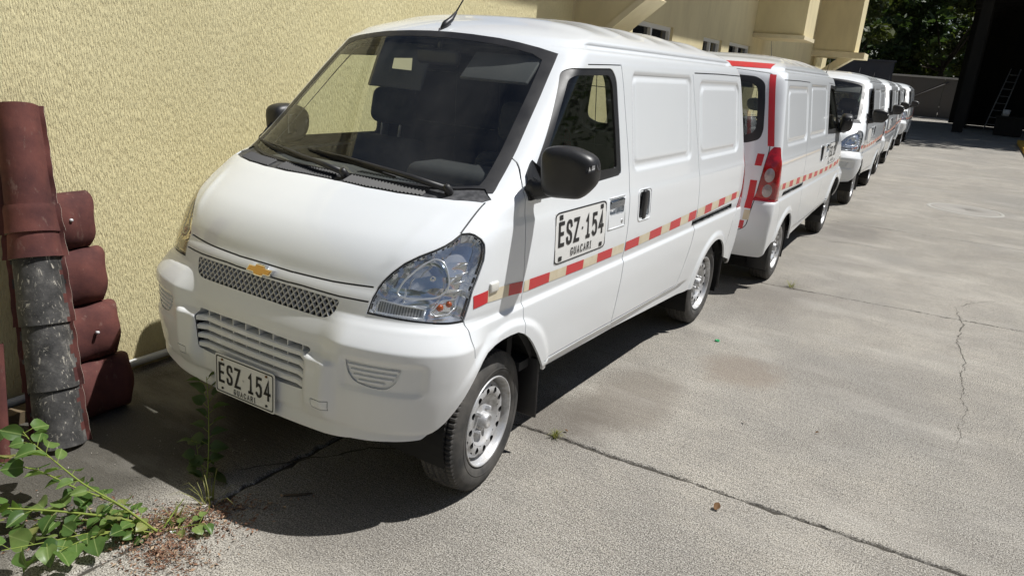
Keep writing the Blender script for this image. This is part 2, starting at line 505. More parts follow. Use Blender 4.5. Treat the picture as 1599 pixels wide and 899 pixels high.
def shell_grid():
    a = np.r_[np.arange(.20, .6599, .01), np.arange(.66, .8199, .005), np.arange(.82, 1.7399, .01), np.arange(1.74, 1.8301, .005)]
    s = np.linspace(0, 1, 26)[1:]
    zs = np.r_[a, ZT - (ZT - a[-1]) * (1 - s) ** 2]
    G = np.array([ring(z) for z in zs])
    def normals(G):
        du = np.gradient(G, axis=1); dv = np.gradient(G, axis=0)
        n = np.cross(du, dv)
        l = np.linalg.norm(n, axis=2, keepdims=True)
        return n / np.maximum(l, 1e-9)
    n = normals(G)
    X, Y, Z = G[..., 0], G[..., 1], G[..., 2]
    d = np.zeros_like(X)
    # bumper shelf under the lamps
    A = ss(.33, .47, X) * (1 - ss(.26, .50, Y))
    prof = np.interp(Z, [.30, .40, .60, .690, .702, .800], [0, .15, .75, .97, 1, 0])
    d += .044 * A * prof
    d += .010 * (1 - ss(.33, .45, X)) * np.interp(Z, [.60, .68, .70, .76], [0, 1, .9, 0]) * (Y < 1)
    # recessed field round the corner vents, rolled lower lip
    d -= .009 * (1 - ss(-.02, 0, rrect(X, Z, .462, .745, .545, .674, .03))) * (Y < .6)
    d -= .007 * np.exp(-((Z - .392) / .008) ** 2) * (Y < .5)
    # uprights beside the lower grille
    up = np.interp(X, [.302, .314, .405, .450], [0, 1, 1, 0]) * np.interp(Z, [.38, .46, .622, .640], [0, 1, 1, 0])
    d += .034 * up * (Y < .6)
    d += .006 * np.interp(Z, [.33, .355, .37], [1, 1, 0]) * (Y < .9) * (Z < .40)
    # blanked side windows: pressed frame, raised infill
    for o, i, r in (((1.775, 2.665, 1.215, 1.69), (1.802, 2.612, 1.252, 1.664), .05), ((2.80, 3.70, 1.20, 1.668), (2.852, 3.632, 1.242, 1.632), .08)):
        so_ = rrect(Y, Z, *o, r); si_ = rrect(Y, Z, *i, r * .7)
        d -= .011 * (1 - ss(-.014, 0, so_))
        d += .008 * (1 - ss(-.013, 0, si_))
    # pressed line along each side of the bonnet
    xr_ = np.interp(Z, [.90, 1.0, 1.15], [.47, .545, .60])
    d += .0045 * np.exp(-((X - xr_) / .028) ** 2) * ss(.95, 1.02, Z) * (1 - ss(1.10, 1.17, Z)) * (Y < .7)
    # wheel-arch flares
    for cy, cz, R in (ARCH_F, ARCH_R):
        ra = np.hypot(Y - cy, Z - cz)
        m = ss(.30, .45, X) * np.where(Y < 1.5, ss(.22, .40, Y), 1)
        d += .014 * (1 - ss(R + .03, R + .062, ra)) * m
    # sill step
    d -= .012 * (1 - ss(.43, .44, Z + .02 * (Y - .95) / 1.7)) * ss(.9, 1.0, Y) * (1 - ss(2.75, 2.9, Y))
    # roof gutter and roof ribs
    gut = np.exp(-((Z - 1.793) / .013) ** 2) * ss(1.30, 1.42, Y) * (1 - ss(3.55, 3.62, Y))
    d -= .014 * gut
    rib = (.5 + .5 * np.cos(2 * np.pi * (Y - 1.52) / .40)) ** 2
    d += .009 * rib * ss(1.835, 1.87, Z) * ss(1.35, 1.5, Y) * (1 - ss(3.5, 3.7, Y))
    # rear: tailgate pressing below the glass
    d -= .010 * (1 - ss(-.03, 0, rrect(X, Z, -.5, .46, .80, 1.10, .05))) * (Y > 3.7)
    G = G + n * d[..., None]
    G[:, 0, 0] = 0; G[:, -1, 0] = 0
    return G

def shell_bm():
    G = shell_grid()
    nz, nu, _ = G.shape
    V = G.reshape(-1, 3)
    bm = bmesh.new()
    vs = [bm.verts.new(v) for v in V]
    for k in range(nz - 1):
        b = k * nu; t = b + nu
        for j in range(nu - 1):
            bm.faces.new((vs[b + j], vs[b + j + 1], vs[t + j + 1], vs[t + j]))
    bm.normal_update()
    return bm

BM = shell_bm()
BVH = BVHTree.FromBMesh(BM)
LAY = BM.faces.layers.int.new('part')
CELL = .08
GRID3 = {}
def _put(f, c):
    GRID3.setdefault((int(c.x // CELL), int(c.y // CELL), int(c.z // CELL)), []).append(f)
for _f in BM.faces: _put(_f, _f.calc_center_median())
def at_side(y, z, off=0.0):
    p, n, i, d = BVH.ray_cast(Vector((3, y, z)), Vector((-1, 0, 0)))
    return p + n * off, n
def at_front(x, z, off=0.0):
    p, n, i, d = BVH.ray_cast(Vector((abs(x), -2, z)), Vector((0, 1, 0)))
    q = p + n * off
    if x < 0: q.x = -q.x; n = Vector((-n.x, n.y, n.z))
    return q, n
def at_rear(x, z, off=0.0):
    p, n, i, d = BVH.ray_cast(Vector((abs(x), 8, z)), Vector((0, -1, 0)))
    q = p + n * off
    if x < 0: q.x = -q.x; n = Vector((-n.x, n.y, n.z))
    return q, n
def at_top(x, y, off=0.0):
    p, n, i, d = BVH.ray_cast(Vector((abs(x), y, 4)), Vector((0, 0, -1)))
    q = p + n * off
    if x < 0: q.x = -q.x; n = Vector((-n.x, n.y, n.z))
    return q, n

# ------------------------------------------------------------------ van: panel cutting
AX = {'S': (1, 2), 'F': (0, 2), 'T': (0, 1), 'R': (0, 2)}
CONDS = {'S': lambda c: c.x > .3, 'F': lambda c: c.y < 1.45, 'R': lambda c: c.y > 3.3, 'T': lambda c: c.y < 1.3}
def inside(poly, a, b):
    r = False
    j = len(poly) - 1
    for i in range(len(poly)):
        ai, bi = poly[i]; aj, bj = poly[j]
        if (bi > b) != (bj > b) and a < (aj - ai) * (b - bi) / (bj - bi) + ai:
            r = not r
        j = i
    return r
def cut(poly, ax, t=None, allowed=(0,), cond=None, pred=None, edges=None):
    ia, ib = AX[ax]
    cond = cond or CONDS[ax]
    lo = (min(p[0] for p in poly) - .04, min(p[1] for p in poly) - .04)
    hi = (max(p[0] for p in poly) + .04, max(p[1] for p in poly) + .04)
    cand = {}
    la, ha = int((lo[0] - .03) // CELL), int((hi[0] + .03) // CELL)
    lb, hb = int((lo[1] - .03) // CELL), int((hi[1] + .03) // CELL)
    pool = [f for k, l in GRID3.items() if la <= k[ia] <= ha and lb <= k[ib] <= hb for f in l]
    for f in pool:
        if not f.is_valid: continue
        c = f.calc_center_median()
        if lo[0] < c[ia] < hi[0] and lo[1] < c[ib] < hi[1] and cond(c):
            cand[f] = (c[ia], c[ib])
    n = len(poly)
    for i in range(n):
        if edges is not None and i not in edges: continue
        p, q = poly[i], poly[(i + 1) % n]
        dx, dy = q[0] - p[0], q[1] - p[1]
        L = math.hypot(dx, dy)
        if L < 1e-6: continue
        no = [0, 0, 0]; no[ia] = dy / L; no[ib] = -dx / L
        co = [0, 0, 0]; co[ia] = p[0]; co[ib] = p[1]
        loc = []
        for f, (a, b) in cand.items():
            s = ((a - p[0]) * dx + (b - p[1]) * dy) / L
            d = ((a - p[0]) * dy - (b - p[1]) * dx) / L
            if -.02 < s < L + .02 and abs(d) < .022: loc.append(f)
        if not loc: continue
        # split the faces that straddle this line
        dist = {}
        def D(v):
            d = dist.get(v)
            if d is None:
                d = dist[v] = (v.co[ia] - p[0]) * no[ia] + (v.co[ib] - p[1]) * no[ib]
            return d
        done = set()
        for f in loc:
            for e in list(f.edges):
                if e in done: continue
                v0, v1 = e.verts
                d0, d1 = D(v0), D(v1)
                if abs(d0) > 2e-5 and abs(d1) > 2e-5 and d0 * d1 < 0:
                    e2, nv = bmesh.utils.edge_split(e, v0, d0 / (d0 - d1))
                    nv.normal = (v0.normal * d1 - v1.normal * d0) / (d1 - d0)
                    dist[nv] = 0.0
                    done.add(e); done.add(e2)
        for f in loc:
            vs = list(f.verts)
            on = [k for k, v in enumerate(vs) if abs(D(v)) <= 2e-5]
            if len(on) < 2: continue
            a_, b_ = on[0], on[-1]
            m_ = len(vs)
            if (b_ - a_) in (1, m_ - 1):
                if len(on) > 2 and on[1] - on[0] not in (1, m_ - 1): b_ = on[1]
                else: continue
            try:
                nf, nl = bmesh.utils.face_split(f, vs[a_], vs[b_])
            except ValueError:
                continue
            if nf is None: continue
            nf[LAY] = f[LAY]
            for g in (f, nf):
                c = g.calc_center_median()
                if g is nf: _put(g, c)
                cand[g] = (c[ia], c[ib])
    if t is not None:
        for f in cand:
            if f.is_valid and f[LAY] in allowed:
                c = f.calc_center_median()
                if inside(poly, c[ia], c[ib]) and (pred is None or pred(c)):
                    f[LAY] = t
def fillet(pts, r, seg=4):
    """round the corners of a closed polygon"""
    out = []
    n = len(pts)
    R = r if isinstance(r, (list, tuple)) else [r] * n
    for i in range(n):
        p = Vector(pts[i]); a = Vector(pts[i - 1]); b = Vector(pts[(i + 1) % n])
        va = a - p; vb = b - p
        k = min(R[i], va.length * .45, vb.length * .45)
        if k < 1e-4: out.append(tuple(p)); continue
        s = p + va.normalized() * k; e = p + vb.normalized() * k
        for j in range(seg + 1):
            t = j / seg
            out.append(tuple(s * (1 - t) ** 2 + p * 2 * t * (1 - t) + e * t * t))
    return out
def area2(p):
    return sum(p[i - 1][0] * p[i][1] - p[i][0] * p[i - 1][1] for i in range(len(p)))
def offset(pts, d):
    """inset (d>0) a closed polygon"""
    if area2(pts) < 0: pts = pts[::-1]
    out = []
    n = len(pts)
    for i in range(n):
        p = Vector(pts[i]); a = (p - Vector(pts[i - 1])).normalized(); b = (Vector(pts[(i + 1) % n]) - p).normalized()
        na = Vector((-a.y, a.x)); nb = Vector((-b.y, b.x))
        m = na + nb
        if m.length < 1e-6: m = na
        m.normalize()
        out.append(tuple(p + m * d / max(.35, m.dot(na))))
    return out
def strip(line, w):
    """thin closed polygon round an open line"""
    L = []; R_ = []
    n = len(line)
    for i in range(n):
        p = Vector(line[i])
        a = Vector(line[max(i - 1, 0)]); b = Vector(line[min(i + 1, n - 1)])
        t = (b - a).normalized(); m = Vector((-t.y, t.x)) * w / 2
        L.append(tuple(p + m)); R_.append(tuple(p - m))
    return L + R_[::-1]
ANY = tuple(range(0, 60))
(BODY, GAP, COWL, GLASS, FRAME, HOOD, TRIM, MESHG, LGRILLE, FOG, HEAD, HSEAL, BUMP, FDOOR, SDOOR, DGLASS, DSEAL, SAIL, RAIL, TAIL, TGATE, RGLASS, RSEAL, RBUMP, HCUP1, HCUP2, FENDER, DEL) = range(28)
def seam(line, ax, w=.006, cond=None, allowed=None, pred=None):
    cut(strip(line, w), ax, GAP, allowed or (BODY, HOOD, TRIM, BUMP, FDOOR, SDOOR, TGATE, RBUMP, FENDER), cond, pred)

def arc(cy, cz, R, a0, a1, n=22):
    return [(cy + R * math.cos(RAD(a0 + (a1 - a0) * i / n)), cz + R * math.sin(RAD(a0 + (a1 - a0) * i / n))) for i in range(n + 1)]

# lower edge and wheel openings
low = [(-.2, .1), (-.2, .335), (.045, .340), (.062, .355), (.11, .366), (.18, .376), (.218, .398)]
low += [(.255, .432), (.287, .474), (.319, .518), (.349, .562), (.380, .603), (.414, .634), (.452, .657), (.50, .670), (.554, .678), (.612, .680), (.671, .676), (.724, .654), (.772, .621), (.812, .584), (.850, .542), (.884, .502), (.912, .466), (.932, .440), (.955, .413), (1.74, .392), (2.85, .333), (2.98, .33)]
low += [p for p in arc(*ARCH_R, 170, 28, 20)] + [(3.68, .42), (3.86, .372), (3.93, .318), (4.2, .305), (4.2, .1)]
cut(low, 'S', DEL, ANY, cond=lambda c: c.z < .8)
BM.normal_update()
bmesh.ops.delete(BM, geom=[f for f in BM.faces if f[LAY] == DEL], context='FACES')

# cowl, glass
cowl = [(-.04, .430), (.12, .430), (.223, .429), (.373, .443), (.50, .468), (.60, .503), (.692, .552), (.708, .59), (.655, .622), (.56, .568), (.48, .535), (.36, .508), (.262, .498), (.12, .496), (-.04, .498)]
cut(cowl, 'T', COWL, cond=lambda c: c.y < .75 and 1.1 < c.z < 1.3)
glass = [(-.04, 1.19), (.40, 1.19), (.690, 1.215), (.684, 1.25), (.670, 1.37), (.653, 1.48), (.637, 1.582), (.619, 1.68), (.606, 1.742), (.52, 1.761), (.42, 1.777), (.322, 1.789), (.18, 1.798), (.06, 1.802), (-.04, 1.802)]
cut(glass, 'F', FRAME)
gl_in = [(-.04, 1.215), (.30, 1.215), (.52, 1.222), (.628, 1.236), (.632, 1.26), (.620, 1.37), (.604, 1.48), (.589, 1.582), (.573, 1.672), (.562, 1.712), (.51, 1.734), (.42, 1.750), (.322, 1.762), (.18, 1.771), (.06, 1.775), (-.04, 1.775)]
cut(gl_in, 'F', GLASS, (FRAME,))
# head lamp: front outline and side limit
hl = [(.508, .812), (.514, .868), (.522, .902), (.533, .924), (.556, .954), (.586, .985), (.622, 1.012), (.661, 1.037), (.680, 1.054), (.692, 1.071), (.702, 1.095), (.727, 1.098), (.85, 1.098), (.85, .795), (.761, .797), (.70, .803), (.599, .809)]
hs = [(-.1, .70), (.342, .795), (.348, .812), (.385, .903), (.410, .945), (.429, .976), (.447, 1.005), (.458, 1.035), (.464, 1.062), (.460, 1.08), (.448, 1.095), (.425, 1.104), (-.1, 1.15)]
UPZ = lambda L_: [(a_, b_ + .010 * math.exp(-((b_ - 1.0) / .07) ** 2)) for a_, b_ in L_]
hl = UPZ(hl)
cut(hs, 'S', None, cond=lambda c: c.y < .6 and c.x > .4)
cut(hl, 'F', HSEAL, cond=lambda c: c.y < .6, pred=lambda c: inside(hs, c.y, c.z))
hl2 = offset(hl, .007); hs2 = offset(hs, .007)
cut(hs2, 'S', None, ANY, cond=lambda c: c.y < .6 and c.x > .4)
cut(hl2, 'F', HEAD, (HSEAL,), cond=lambda c: c.y < .6, pred=lambda c: inside(hs2, c.y, c.z))
# hood and front trim
hood = [(-.04, .892), (.13, .890), (.34, .893), (.508, .902), (.533, .924), (.556, .954), (.586, .985), (.622, 1.012), (.661, 1.037), (.680, 1.054), (.692, 1.071), (.700, 1.095), (.699, 1.14), (.700, 1.21), (.5, 1.25), (-.04, 1.25)]
hood = UPZ(hood)
cut(hood, 'F', HOOD, cond=lambda c: c.y < .62)
trim = [(-.04, .852), (.10, .853), (.21, .855), (.386, .851), (.508, .853), (.54, .853), (.54, .93), (-.04, .9)]
cut(trim, 'F', TRIM, cond=lambda c: c.y < .5)
mg = fillet([(-.04, .770), (.20, .768), (.345, .766), (.382, .785), (.396, .838), (.21, .843), (-.04, .842)], [0, 0, .02, .03, .012, 0, 0], 3)
cut(mg, 'F', MESHG, (BODY,), cond=lambda c: c.y < .5)
lg = fillet([(-.04, .480), (.298, .484), (.316, .654), (-.04, .662)], [0, .02, .015, 0], 3)
cut(lg, 'F', LGRILLE, (BODY,), cond=lambda c: c.y < .5)
fg = fillet([(.489, .660), (.692, .656), (.672, .596), (.640, .570), (.58, .571), (.525, .583), (.499, .612)], [.006, .006, .03, .03, .03, .03, .03], 4)
cut(fg, 'F', FOG, (BODY,), cond=lambda c: c.y < .5)
bump = [(-.2, .1), (.40, .1), (.366, .66), (.352, .70), (.343, .735), (.342, .81), (.30, .86), (-.2, .86)]
cut(bump, 'S', BUMP, cond=lambda c: c.y < .7)
# fender, front door
fseam = [(.771, 1.338), (.772, 1.322), (.764, 1.302), (.745, 1.268), (.731, 1.235), (.722, 1.19), (.716, 1.143), (.712, 1.06), (.711, .976), (.711, .872), (.714, .80), (.722, .73), (.728, .60)]
fend = [(.342, .60), (.728, .60)] + fseam[::-1][1:] + [(.70, 1.32), (.55, 1.16), (.44, 1.11), (.40, .9)]
cut(fend, 'S', FENDER, cond=lambda c: c.x > .5)
bseam = [(1.655, 1.715), (1.672, 1.60), (1.692, 1.45), (1.716, 1.28), (1.722, 1.20), (1.722, 1.0), (1.712, .86), (1.690, .66), (1.668, .43)]
fdoor = fseam[3:][::-1] + [(.90, 1.385), (1.03, 1.545), (1.13, 1.665), (1.175, 1.698), (1.30, 1.706), (1.53, 1.712), (1.655, 1.715)] + bseam[1:] + [(1.668, .449), (1.27, .457), (.93, .463), (.72, .47)]
cut(fdoor, 'S', FDOOR)
sseam = [(2.690, 1.70), (2.705, 1.60), (2.75, 1.40), (2.795, 1.21), (2.825, 1.05), (2.836, .90), (2.825, .80), (2.790, .69), (2.73, .56), (2.655, .428)]
sdoor = bseam[::-1] + [(1.655, 1.72), (2.690, 1.72)] + sseam[1:] + [(2.655, .428), (1.668, .449)]
sdoor = bseam[::-1][0:] + [(2.690, 1.715)] + sseam[1:]
cut(sdoor, 'S', SDOOR)
wseal = fillet([(.742, 1.215), (.915, 1.405), (1.04, 1.555), (1.135, 1.67), (1.18, 1.690), (1.55, 1.700), (1.592, 1.655), (1.612, 1.42), (1.626, 1.212), (1.21, 1.198), (.86, 1.195)], [.01, .05, .05, .05, .03, .04, .05, .0, .03, 0, .03], 4)
cut(wseal, 'S', DSEAL, (FDOOR, BODY))
wgl = fillet([(.872, 1.250), (.925, 1.375), (1.055, 1.535), (1.145, 1.645), (1.19, 1.662), (1.52, 1.670), (1.553, 1.63), (1.572, 1.42), (1.583, 1.248)], [.02, .03, .05, .04, .03, .04, .04, 0, .02], 4)
cut(wgl, 'S', DGLASS, (DSEAL,))
rail = fillet([(2.775, .792), (3.66, .798), (3.64, .834), (2.765, .828)], .008, 2)
cut(rail, 'S', RAIL, ANY)
hc1 = fillet([(1.486, 1.030), (1.655, 1.026), (1.655, 1.105), (1.486, 1.105)], .018, 4)
cut(hc1, 'S', HCUP1, (FDOOR,))
hc2 = fillet([(1.852, .968), (1.992, .966), (1.992, 1.103), (1.852, 1.104)], .022, 4)
cut(hc2, 'S', HCUP2, (SDOOR,))
# rear
tl = [(.640, .778), (.662, .86), (.672, .975), (.680, 1.08), (.692, 1.17), (.715, 1.202), (.95, 1.21), (.95, .778)]
ts = [(3.805, .778), (3.86, .93), (3.876, 1.11), (3.868, 1.19), (3.872, 1.215), (4.2, 1.215), (4.2, .778)]
cut(ts, 'S', None, cond=lambda c: c.y > 3.6)
cut(tl, 'R', TAIL, cond=lambda c: c.y > 3.6, pred=lambda c: inside(ts, c.y, c.z))
tg = fillet([(-.04, .515), (.545, .515), (.628, .56), (.652, .778), (.672, .975), (.690, 1.19), (.668, 1.30), (.635, 1.60), (.600, 1.752), (-.04, 1.79)], [0, .04, .04, .02, .05, .05, .05, .05, .06, 0], 4)
cut(tg, 'R', TGATE)
rs = fillet([(-.04, 1.205), (.50, 1.21), (.600, 1.25), (.612, 1.32), (.580, 1.52), (.545, 1.68), (.47, 1.722), (-.04, 1.735)], [0, .04, .05, .05, .05, .06, .06, 0], 5)
cut(rs, 'R', RSEAL, (TGATE,))
rg = fillet([(-.04, 1.262), (.47, 1.265), (.545, 1.30), (.553, 1.35), (.525, 1.52), (.497, 1.64), (.44, 1.675), (-.04, 1.688)], [0, .04, .05, .05, .05, .06, .06, 0], 5)
cut(rg, 'R', RGLASS, (RSEAL,))
rb = [(3.60, .2), (4.3, .2), (4.3, .80), (3.95, .79), (3.80, .776), (3.72, .70), (3.69, .60), (3.66, .50), (3.60, .42)]
cut(rb, 'S', RBUMP, cond=lambda c: c.y > 3.3)
# shut lines
seam(fseam, 'S', .005, cond=lambda c: c.x > .55)
seam(bseam, 'S', .007)
seam(sseam, 'S', .007)
seam([(.94, .460), (1.27, .455), (1.668, .447), (2.15, .437), (2.655, .426)], 'S', .007)
seam([(1.30, 1.7085), (1.53, 1.7145), (1.655, 1.717)], 'S', .005)
seam([(2.72, 1.708), (3.2, 1.713), (3.745, 1.712)], 'S', .007)
seam([(.366, .66), (.352, .70), (.343, .735), (.342, .80)], 'S', .006, cond=lambda c: c.y < .7)
seam([(3.80, .776), (3.72, .70), (3.69, .60), (3.66, .50)], 'S', .006, cond=lambda c: c.y > 3.3)
seam([(-.03, .892), (.13, .890), (.34, .893), (.508, .902)], 'F', .006, cond=lambda c: c.y < .62)
seam([(.700, 1.095), (.699, 1.14), (.700, 1.19)], 'F', .006, cond=lambda c: c.y < .7)
seam([(-.03, .853), (.10, .853), (.21, .855), (.386, .851), (.508, .853)], 'F', .006, cond=lambda c: c.y < .5)
tgl = [p for p in tg if p[0] > -.01]
tgl = [(0, .515)] + tgl + [(0, 1.79)]
seam(tgl, 'R', .007)
seam([(.36, .482), (.432, .486), (.430, .449), (.362, .448), (.36, .482)], 'F', .004, cond=lambda c: c.y < .5)
BM.normal_update()
# ------------------------------------------------------------------ van: panels from the cut surface
def extract(tags):
    tags = set(tags)
    vi = {}; V = []; NN = []; F = []
    for f in BM.faces:
        if f[LAY] in tags:
            row = []
            for v in f.verts:
                i = vi.get(v)
                if i is None:
                    i = vi[v] = len(V); V.append(v.co.copy()); NN.append(v.normal.copy())
                row.append(i)
            F.append(row)
    return V, NN, F
def panel_mesh(name, tags, side=1, off=0.0, skirt=-.012, flip=False, data=None):
    """side 1 = +x half, -1 = mirrored half, 0 = both halves welded at x = 0"""
    V, NN, F = data or extract(tags)
    V = [v.copy() for v in V]; NN = [n.copy() for n in NN]; F = [list(f) for f in F]
    if side == 0:
        n = len(V); mp = []
        for i in range(n):
            if abs(V[i].x) < 1e-5:
                V[i].x = 0; NN[i].x = 0; NN[i].normalize(); mp.append(i)
            else:
                mp.append(len(V)); V.append(Vector((-V[i].x, V[i].y, V[i].z))); NN.append(Vector((-NN[i].x, NN[i].y, NN[i].z)))
        F += [[mp[i] for i in f][::-1] for f in F[:]]
    elif side == -1:
        V = [Vector((-v.x, v.y, v.z)) for v in V]; NN = [Vector((-v.x, v.y, v.z)) for v in NN]
        F = [f[::-1] for f in F]
    P = [v + n * off for v, n in zip(V, NN)]
    LN = [NN[i] for f in F for i in f]
    if skirt is not None:
        ed = {}
        for f in F:
            for i in range(len(f)):
                a, b = f[i], f[(i + 1) % len(f)]
                k = (min(a, b), max(a, b))
                ed[k] = None if k in ed else (a, b)
        sk = {}
        SF = []
        for e in ed.values():
            if e is None: continue
            a, b = e
            for q in (a, b):
                if q not in sk:
                    sk[q] = len(P); P.append(V[q] + NN[q] * skirt)
            SF.append([b, a, sk[a], sk[b]] if True else None)
        for f in SF:
            fn = (P[f[1]] - P[f[0]]).cross(P[f[2]] - P[f[1]])
            fn = fn.normalized() if fn.length > 1e-12 else Vector((0, 0, 1))
            LN += [fn] * 4
        F = F + SF
    if flip:
        F2 = []; L2 = []; k = 0
        for f in F:
            F2.append(f[::-1]); L2 += [-x for x in LN[k:k + len(f)][::-1]]; k += len(f)
        F, LN = F2, L2
    me = mesh(name, P, F)
    me.polygons.foreach_set('use_smooth', [True] * len(F))
    me.normals_split_custom_set([tuple(n) for n in LN])
    return me

VAN = empty('cargo_van')
def part(name, tags, m, parent=None, side=0, **kw):
    d = extract(tags) if 'data' not in kw else kw.pop('data')
    if not d[2]: print('EMPTY PART', name); return None
    if side in (0, 1, -1):
        return obj(name, panel_mesh(name, tags, side, data=d, **kw), parent or VAN, m)
    return [obj(name, panel_mesh(name, tags, s, data=d, **kw), (parent[i] if isinstance(parent, list) else parent) or VAN, m) for i, s in enumerate((1, -1))]

body = part('body_shell', [BODY], PAINT)
part('rubber_gap_shade', [GAP], RUBBER, off=-.007, skirt=None)  # black strip sunk in the shut lines, standing in for their shade
hood_o = part('hood', [HOOD], PAINT)
bumper = part('front_bumper', [BUMP], PLASTIC_W)
part('grille_trim', [TRIM], PLASTIC_W)
fenders = part('fender', [FENDER], PAINT, side=2)
cowl_o = part('cowl_panel', [COWL], GREYP, off=-.004)
screen = part('windscreen', [GLASS], GLASS_F, skirt=None)
part('windscreen_border', [FRAME], BLACK, screen, skirt=-.01, off=.001)
fdoors = part('front_door', [FDOOR], PAINT, side=2)
part('window_seal', [DSEAL], BLACK, fdoors, side=2, off=-.004, skirt=-.014)
part('window_glass', [DGLASS], GLASS_S, fdoors, side=2, off=-.010, skirt=None)
sdoors = part('sliding_door', [SDOOR], PAINT, side=2)
rails = part('door_rail', [RAIL], BLACK, side=2, off=-.030, skirt=.001)
part('handle_cup', [HCUP1], PAINT, fdoors, side=2, off=-.032, skirt=0.0)
part('handle_cup', [HCUP2], PAINT, sdoors, side=2, off=-.026, skirt=0.0)
gate = part('tailgate', [TGATE], PAINT)
part('rear_window_seal', [RSEAL], BLACK, gate, off=.002, skirt=-.01)
part('rear_window', [RGLASS], GLASS_S, gate, skirt=None)
rbump = part('rear_bumper', [RBUMP], PLASTIC_W)
tails = part('tail_light', [TAIL], TAIL_R, side=2, off=.004, skirt=-.02)
heads = part('headlight', [HEAD], LENS, side=2, off=.001, skirt=None)
part('lamp_seal', [HSEAL], RUBBER, heads, side=2, off=-.006, skirt=-.02)
part('lamp_housing', [HEAD], REFL, heads, side=2, off=-.055, skirt=-.004)
# grille recesses
part('grille_backing', [MESHG], UNDER, off=-.03, skirt=0.0)
part('grille_recess', [LGRILLE], PLASTIC_W, bumper, off=-.085, skirt=0.0)
fogs = part('fog_grille', [FOG], PLASTIC_W, side=2, off=-.008, skirt=0.0)
part('interior_lining', [BODY, FDOOR, SDOOR, TGATE, HOOD, FENDER, COWL, BUMP, RBUMP, TRIM, LGRILLE, MESHG, FOG, GAP, RAIL, HCUP1, HCUP2], LINER, off=-.062, skirt=None, flip=True)

def both(fn):
    fn(1); fn(-1)
def mir(p, s):
    return Vector((p[0] * s, p[1], p[2]))

# upper grille lattice
def poly_clip_line(poly, p, d):
    ts = []
    n = len(poly)
    for i in range(n):
        a = poly[i]; b = poly[(i + 1) % n]
        ex, ey = b[0] - a[0], b[1] - a[1]
        den = d[0] * ey - d[1] * ex
        if abs(den) < 1e-9: continue
        t = ((a[0] - p[0]) * ey - (a[1] - p[1]) * ex) / den
        u = ((a[0] - p[0]) * d[1] - (a[1] - p[1]) * d[0]) / den
        if -1e-9 <= u <= 1 + 1e-9: ts.append(t)
    ts = sorted(ts)
    return (ts[0], ts[-1]) if len(ts) >= 2 else None
mgf = [p for p in mg if p[0] > -.02]
full = [p for p in mgf if p[0] >= 0] + [(-p[0], p[1]) for p in mgf[::-1] if p[0] >= 0]
mb = MB()
cx, cz = 0, .805
ang = RAD(50)
pitch = .0215
for sg in (1, -1):
    d = (math.cos(ang), sg * math.sin(ang)); nrm = (-d[1], d[0])
    for k in range(-30, 31):
        p = (cx + nrm[0] * pitch * k, cz + nrm[1] * pitch * k)
        t = poly_clip_line(full, p, d)
        if not t or t[1] - t[0] < .008: continue
        m_ = 4
        pts = []
        for i in range(m_):
            tt = t[0] + (t[1] - t[0]) * i / (m_ - 1)
            x, z = p[0] + d[0] * tt, p[1] + d[1] * tt
            pts.append((x, z))
        V = []; F = []
        for i, (x, z) in enumerate(pts):
            y = at_front(x, z)[0].y
            for w_, dy in ((-.0026, .001), (.0026, .001), (.0026, .012), (-.0026, .012)):
                V.append((x + nrm[0] * w_, y + dy + (.0006 if sg > 0 else 0), z + nrm[1] * w_))
        for i in range(m_ - 1):
            for q in range(4):
                F.append((i * 4 + q, i * 4 + (q + 1) % 4, i * 4 + 4 + (q + 1) % 4, i * 4 + 4 + q))
        mb.add(V, F)
GR_M = mat('grey_grille', (.50, .50, .49), .45)
mb.build('grille_mesh', GR_M, VAN)

# emblem
def bow(w, h, cw, ch, sl):
    return [(-w, -ch / 2 + sl * 0), (-cw - sl, -ch / 2), (-cw - sl * .2, -h / 2), (cw - sl, -h / 2), (cw - sl * .2, -ch / 2), (w - sl * 2, -ch / 2), (w, ch / 2), (cw + sl, ch / 2), (cw + sl * .2, h / 2), (-cw + sl, h / 2), (-cw + sl * .2, ch / 2), (-w + sl * 2, ch / 2)]
y0 = at_front(0, .868)[0].y
em = empty('emblem', (0, y0 - .006, .868)); em.parent = VAN
em.rotation_euler = (RAD(-14), 0, 0)
mb = MB(); mb.prism(bow(.072, .046, .026, .026, .007), -.008, .012, 1); o = mb.build('badge_rim', CHROME, em)
mb = MB(); mb.prism(bow(.064, .037, .021, .019, .006), -.012, -.004, 1); o = mb.build('badge_face', GOLD, em)

# lower grille blades and dividers
def bar_front(x0, x1, z, prof, n=14, inset=0.0):
    """sweep a (dy, dz) profile along the bumper face"""
    V = []; F = []
    m_ = len(prof)
    for i in range(n + 1):
        x = x0 + (x1 - x0) * i / n
        y = at_front(x, z)[0].y + inset
        for dy, dz in prof: V.append((x, y + dy, z + dz))
    for i in range(n):
        for q in range(m_):
            F.append((i * m_ + q, i * m_ + (q + 1) % m_, (i + 1) * m_ + (q + 1) % m_, (i + 1) * m_ + q))
    F.append(tuple(range(m_))); F.append(tuple(n * m_ + q for q in range(m_))[::-1])
    return V, F
for k in range(4):
    z = .618 - k * .0365
    xe = .314 - (.660 - z) * .10
    V, F = bar_front(-xe, xe, z, [(.001, -.010), (.001, .006), (.008, .010), (.082, .006), (.082, -.004), (.008, -.011)])
    MB().add(V, F, 0, False).build('grille_slat', PLASTIC_W, bumper)
for k in range(8):
    x = -.268 + k * .0766
    y = at_front(x, .58)[0].y
    mb = MB(); mb.box((x - .002, y + .014, .486), (x + .002, y + .080, .652)); mb.build('grille_divider', PLASTIC_W, bumper)
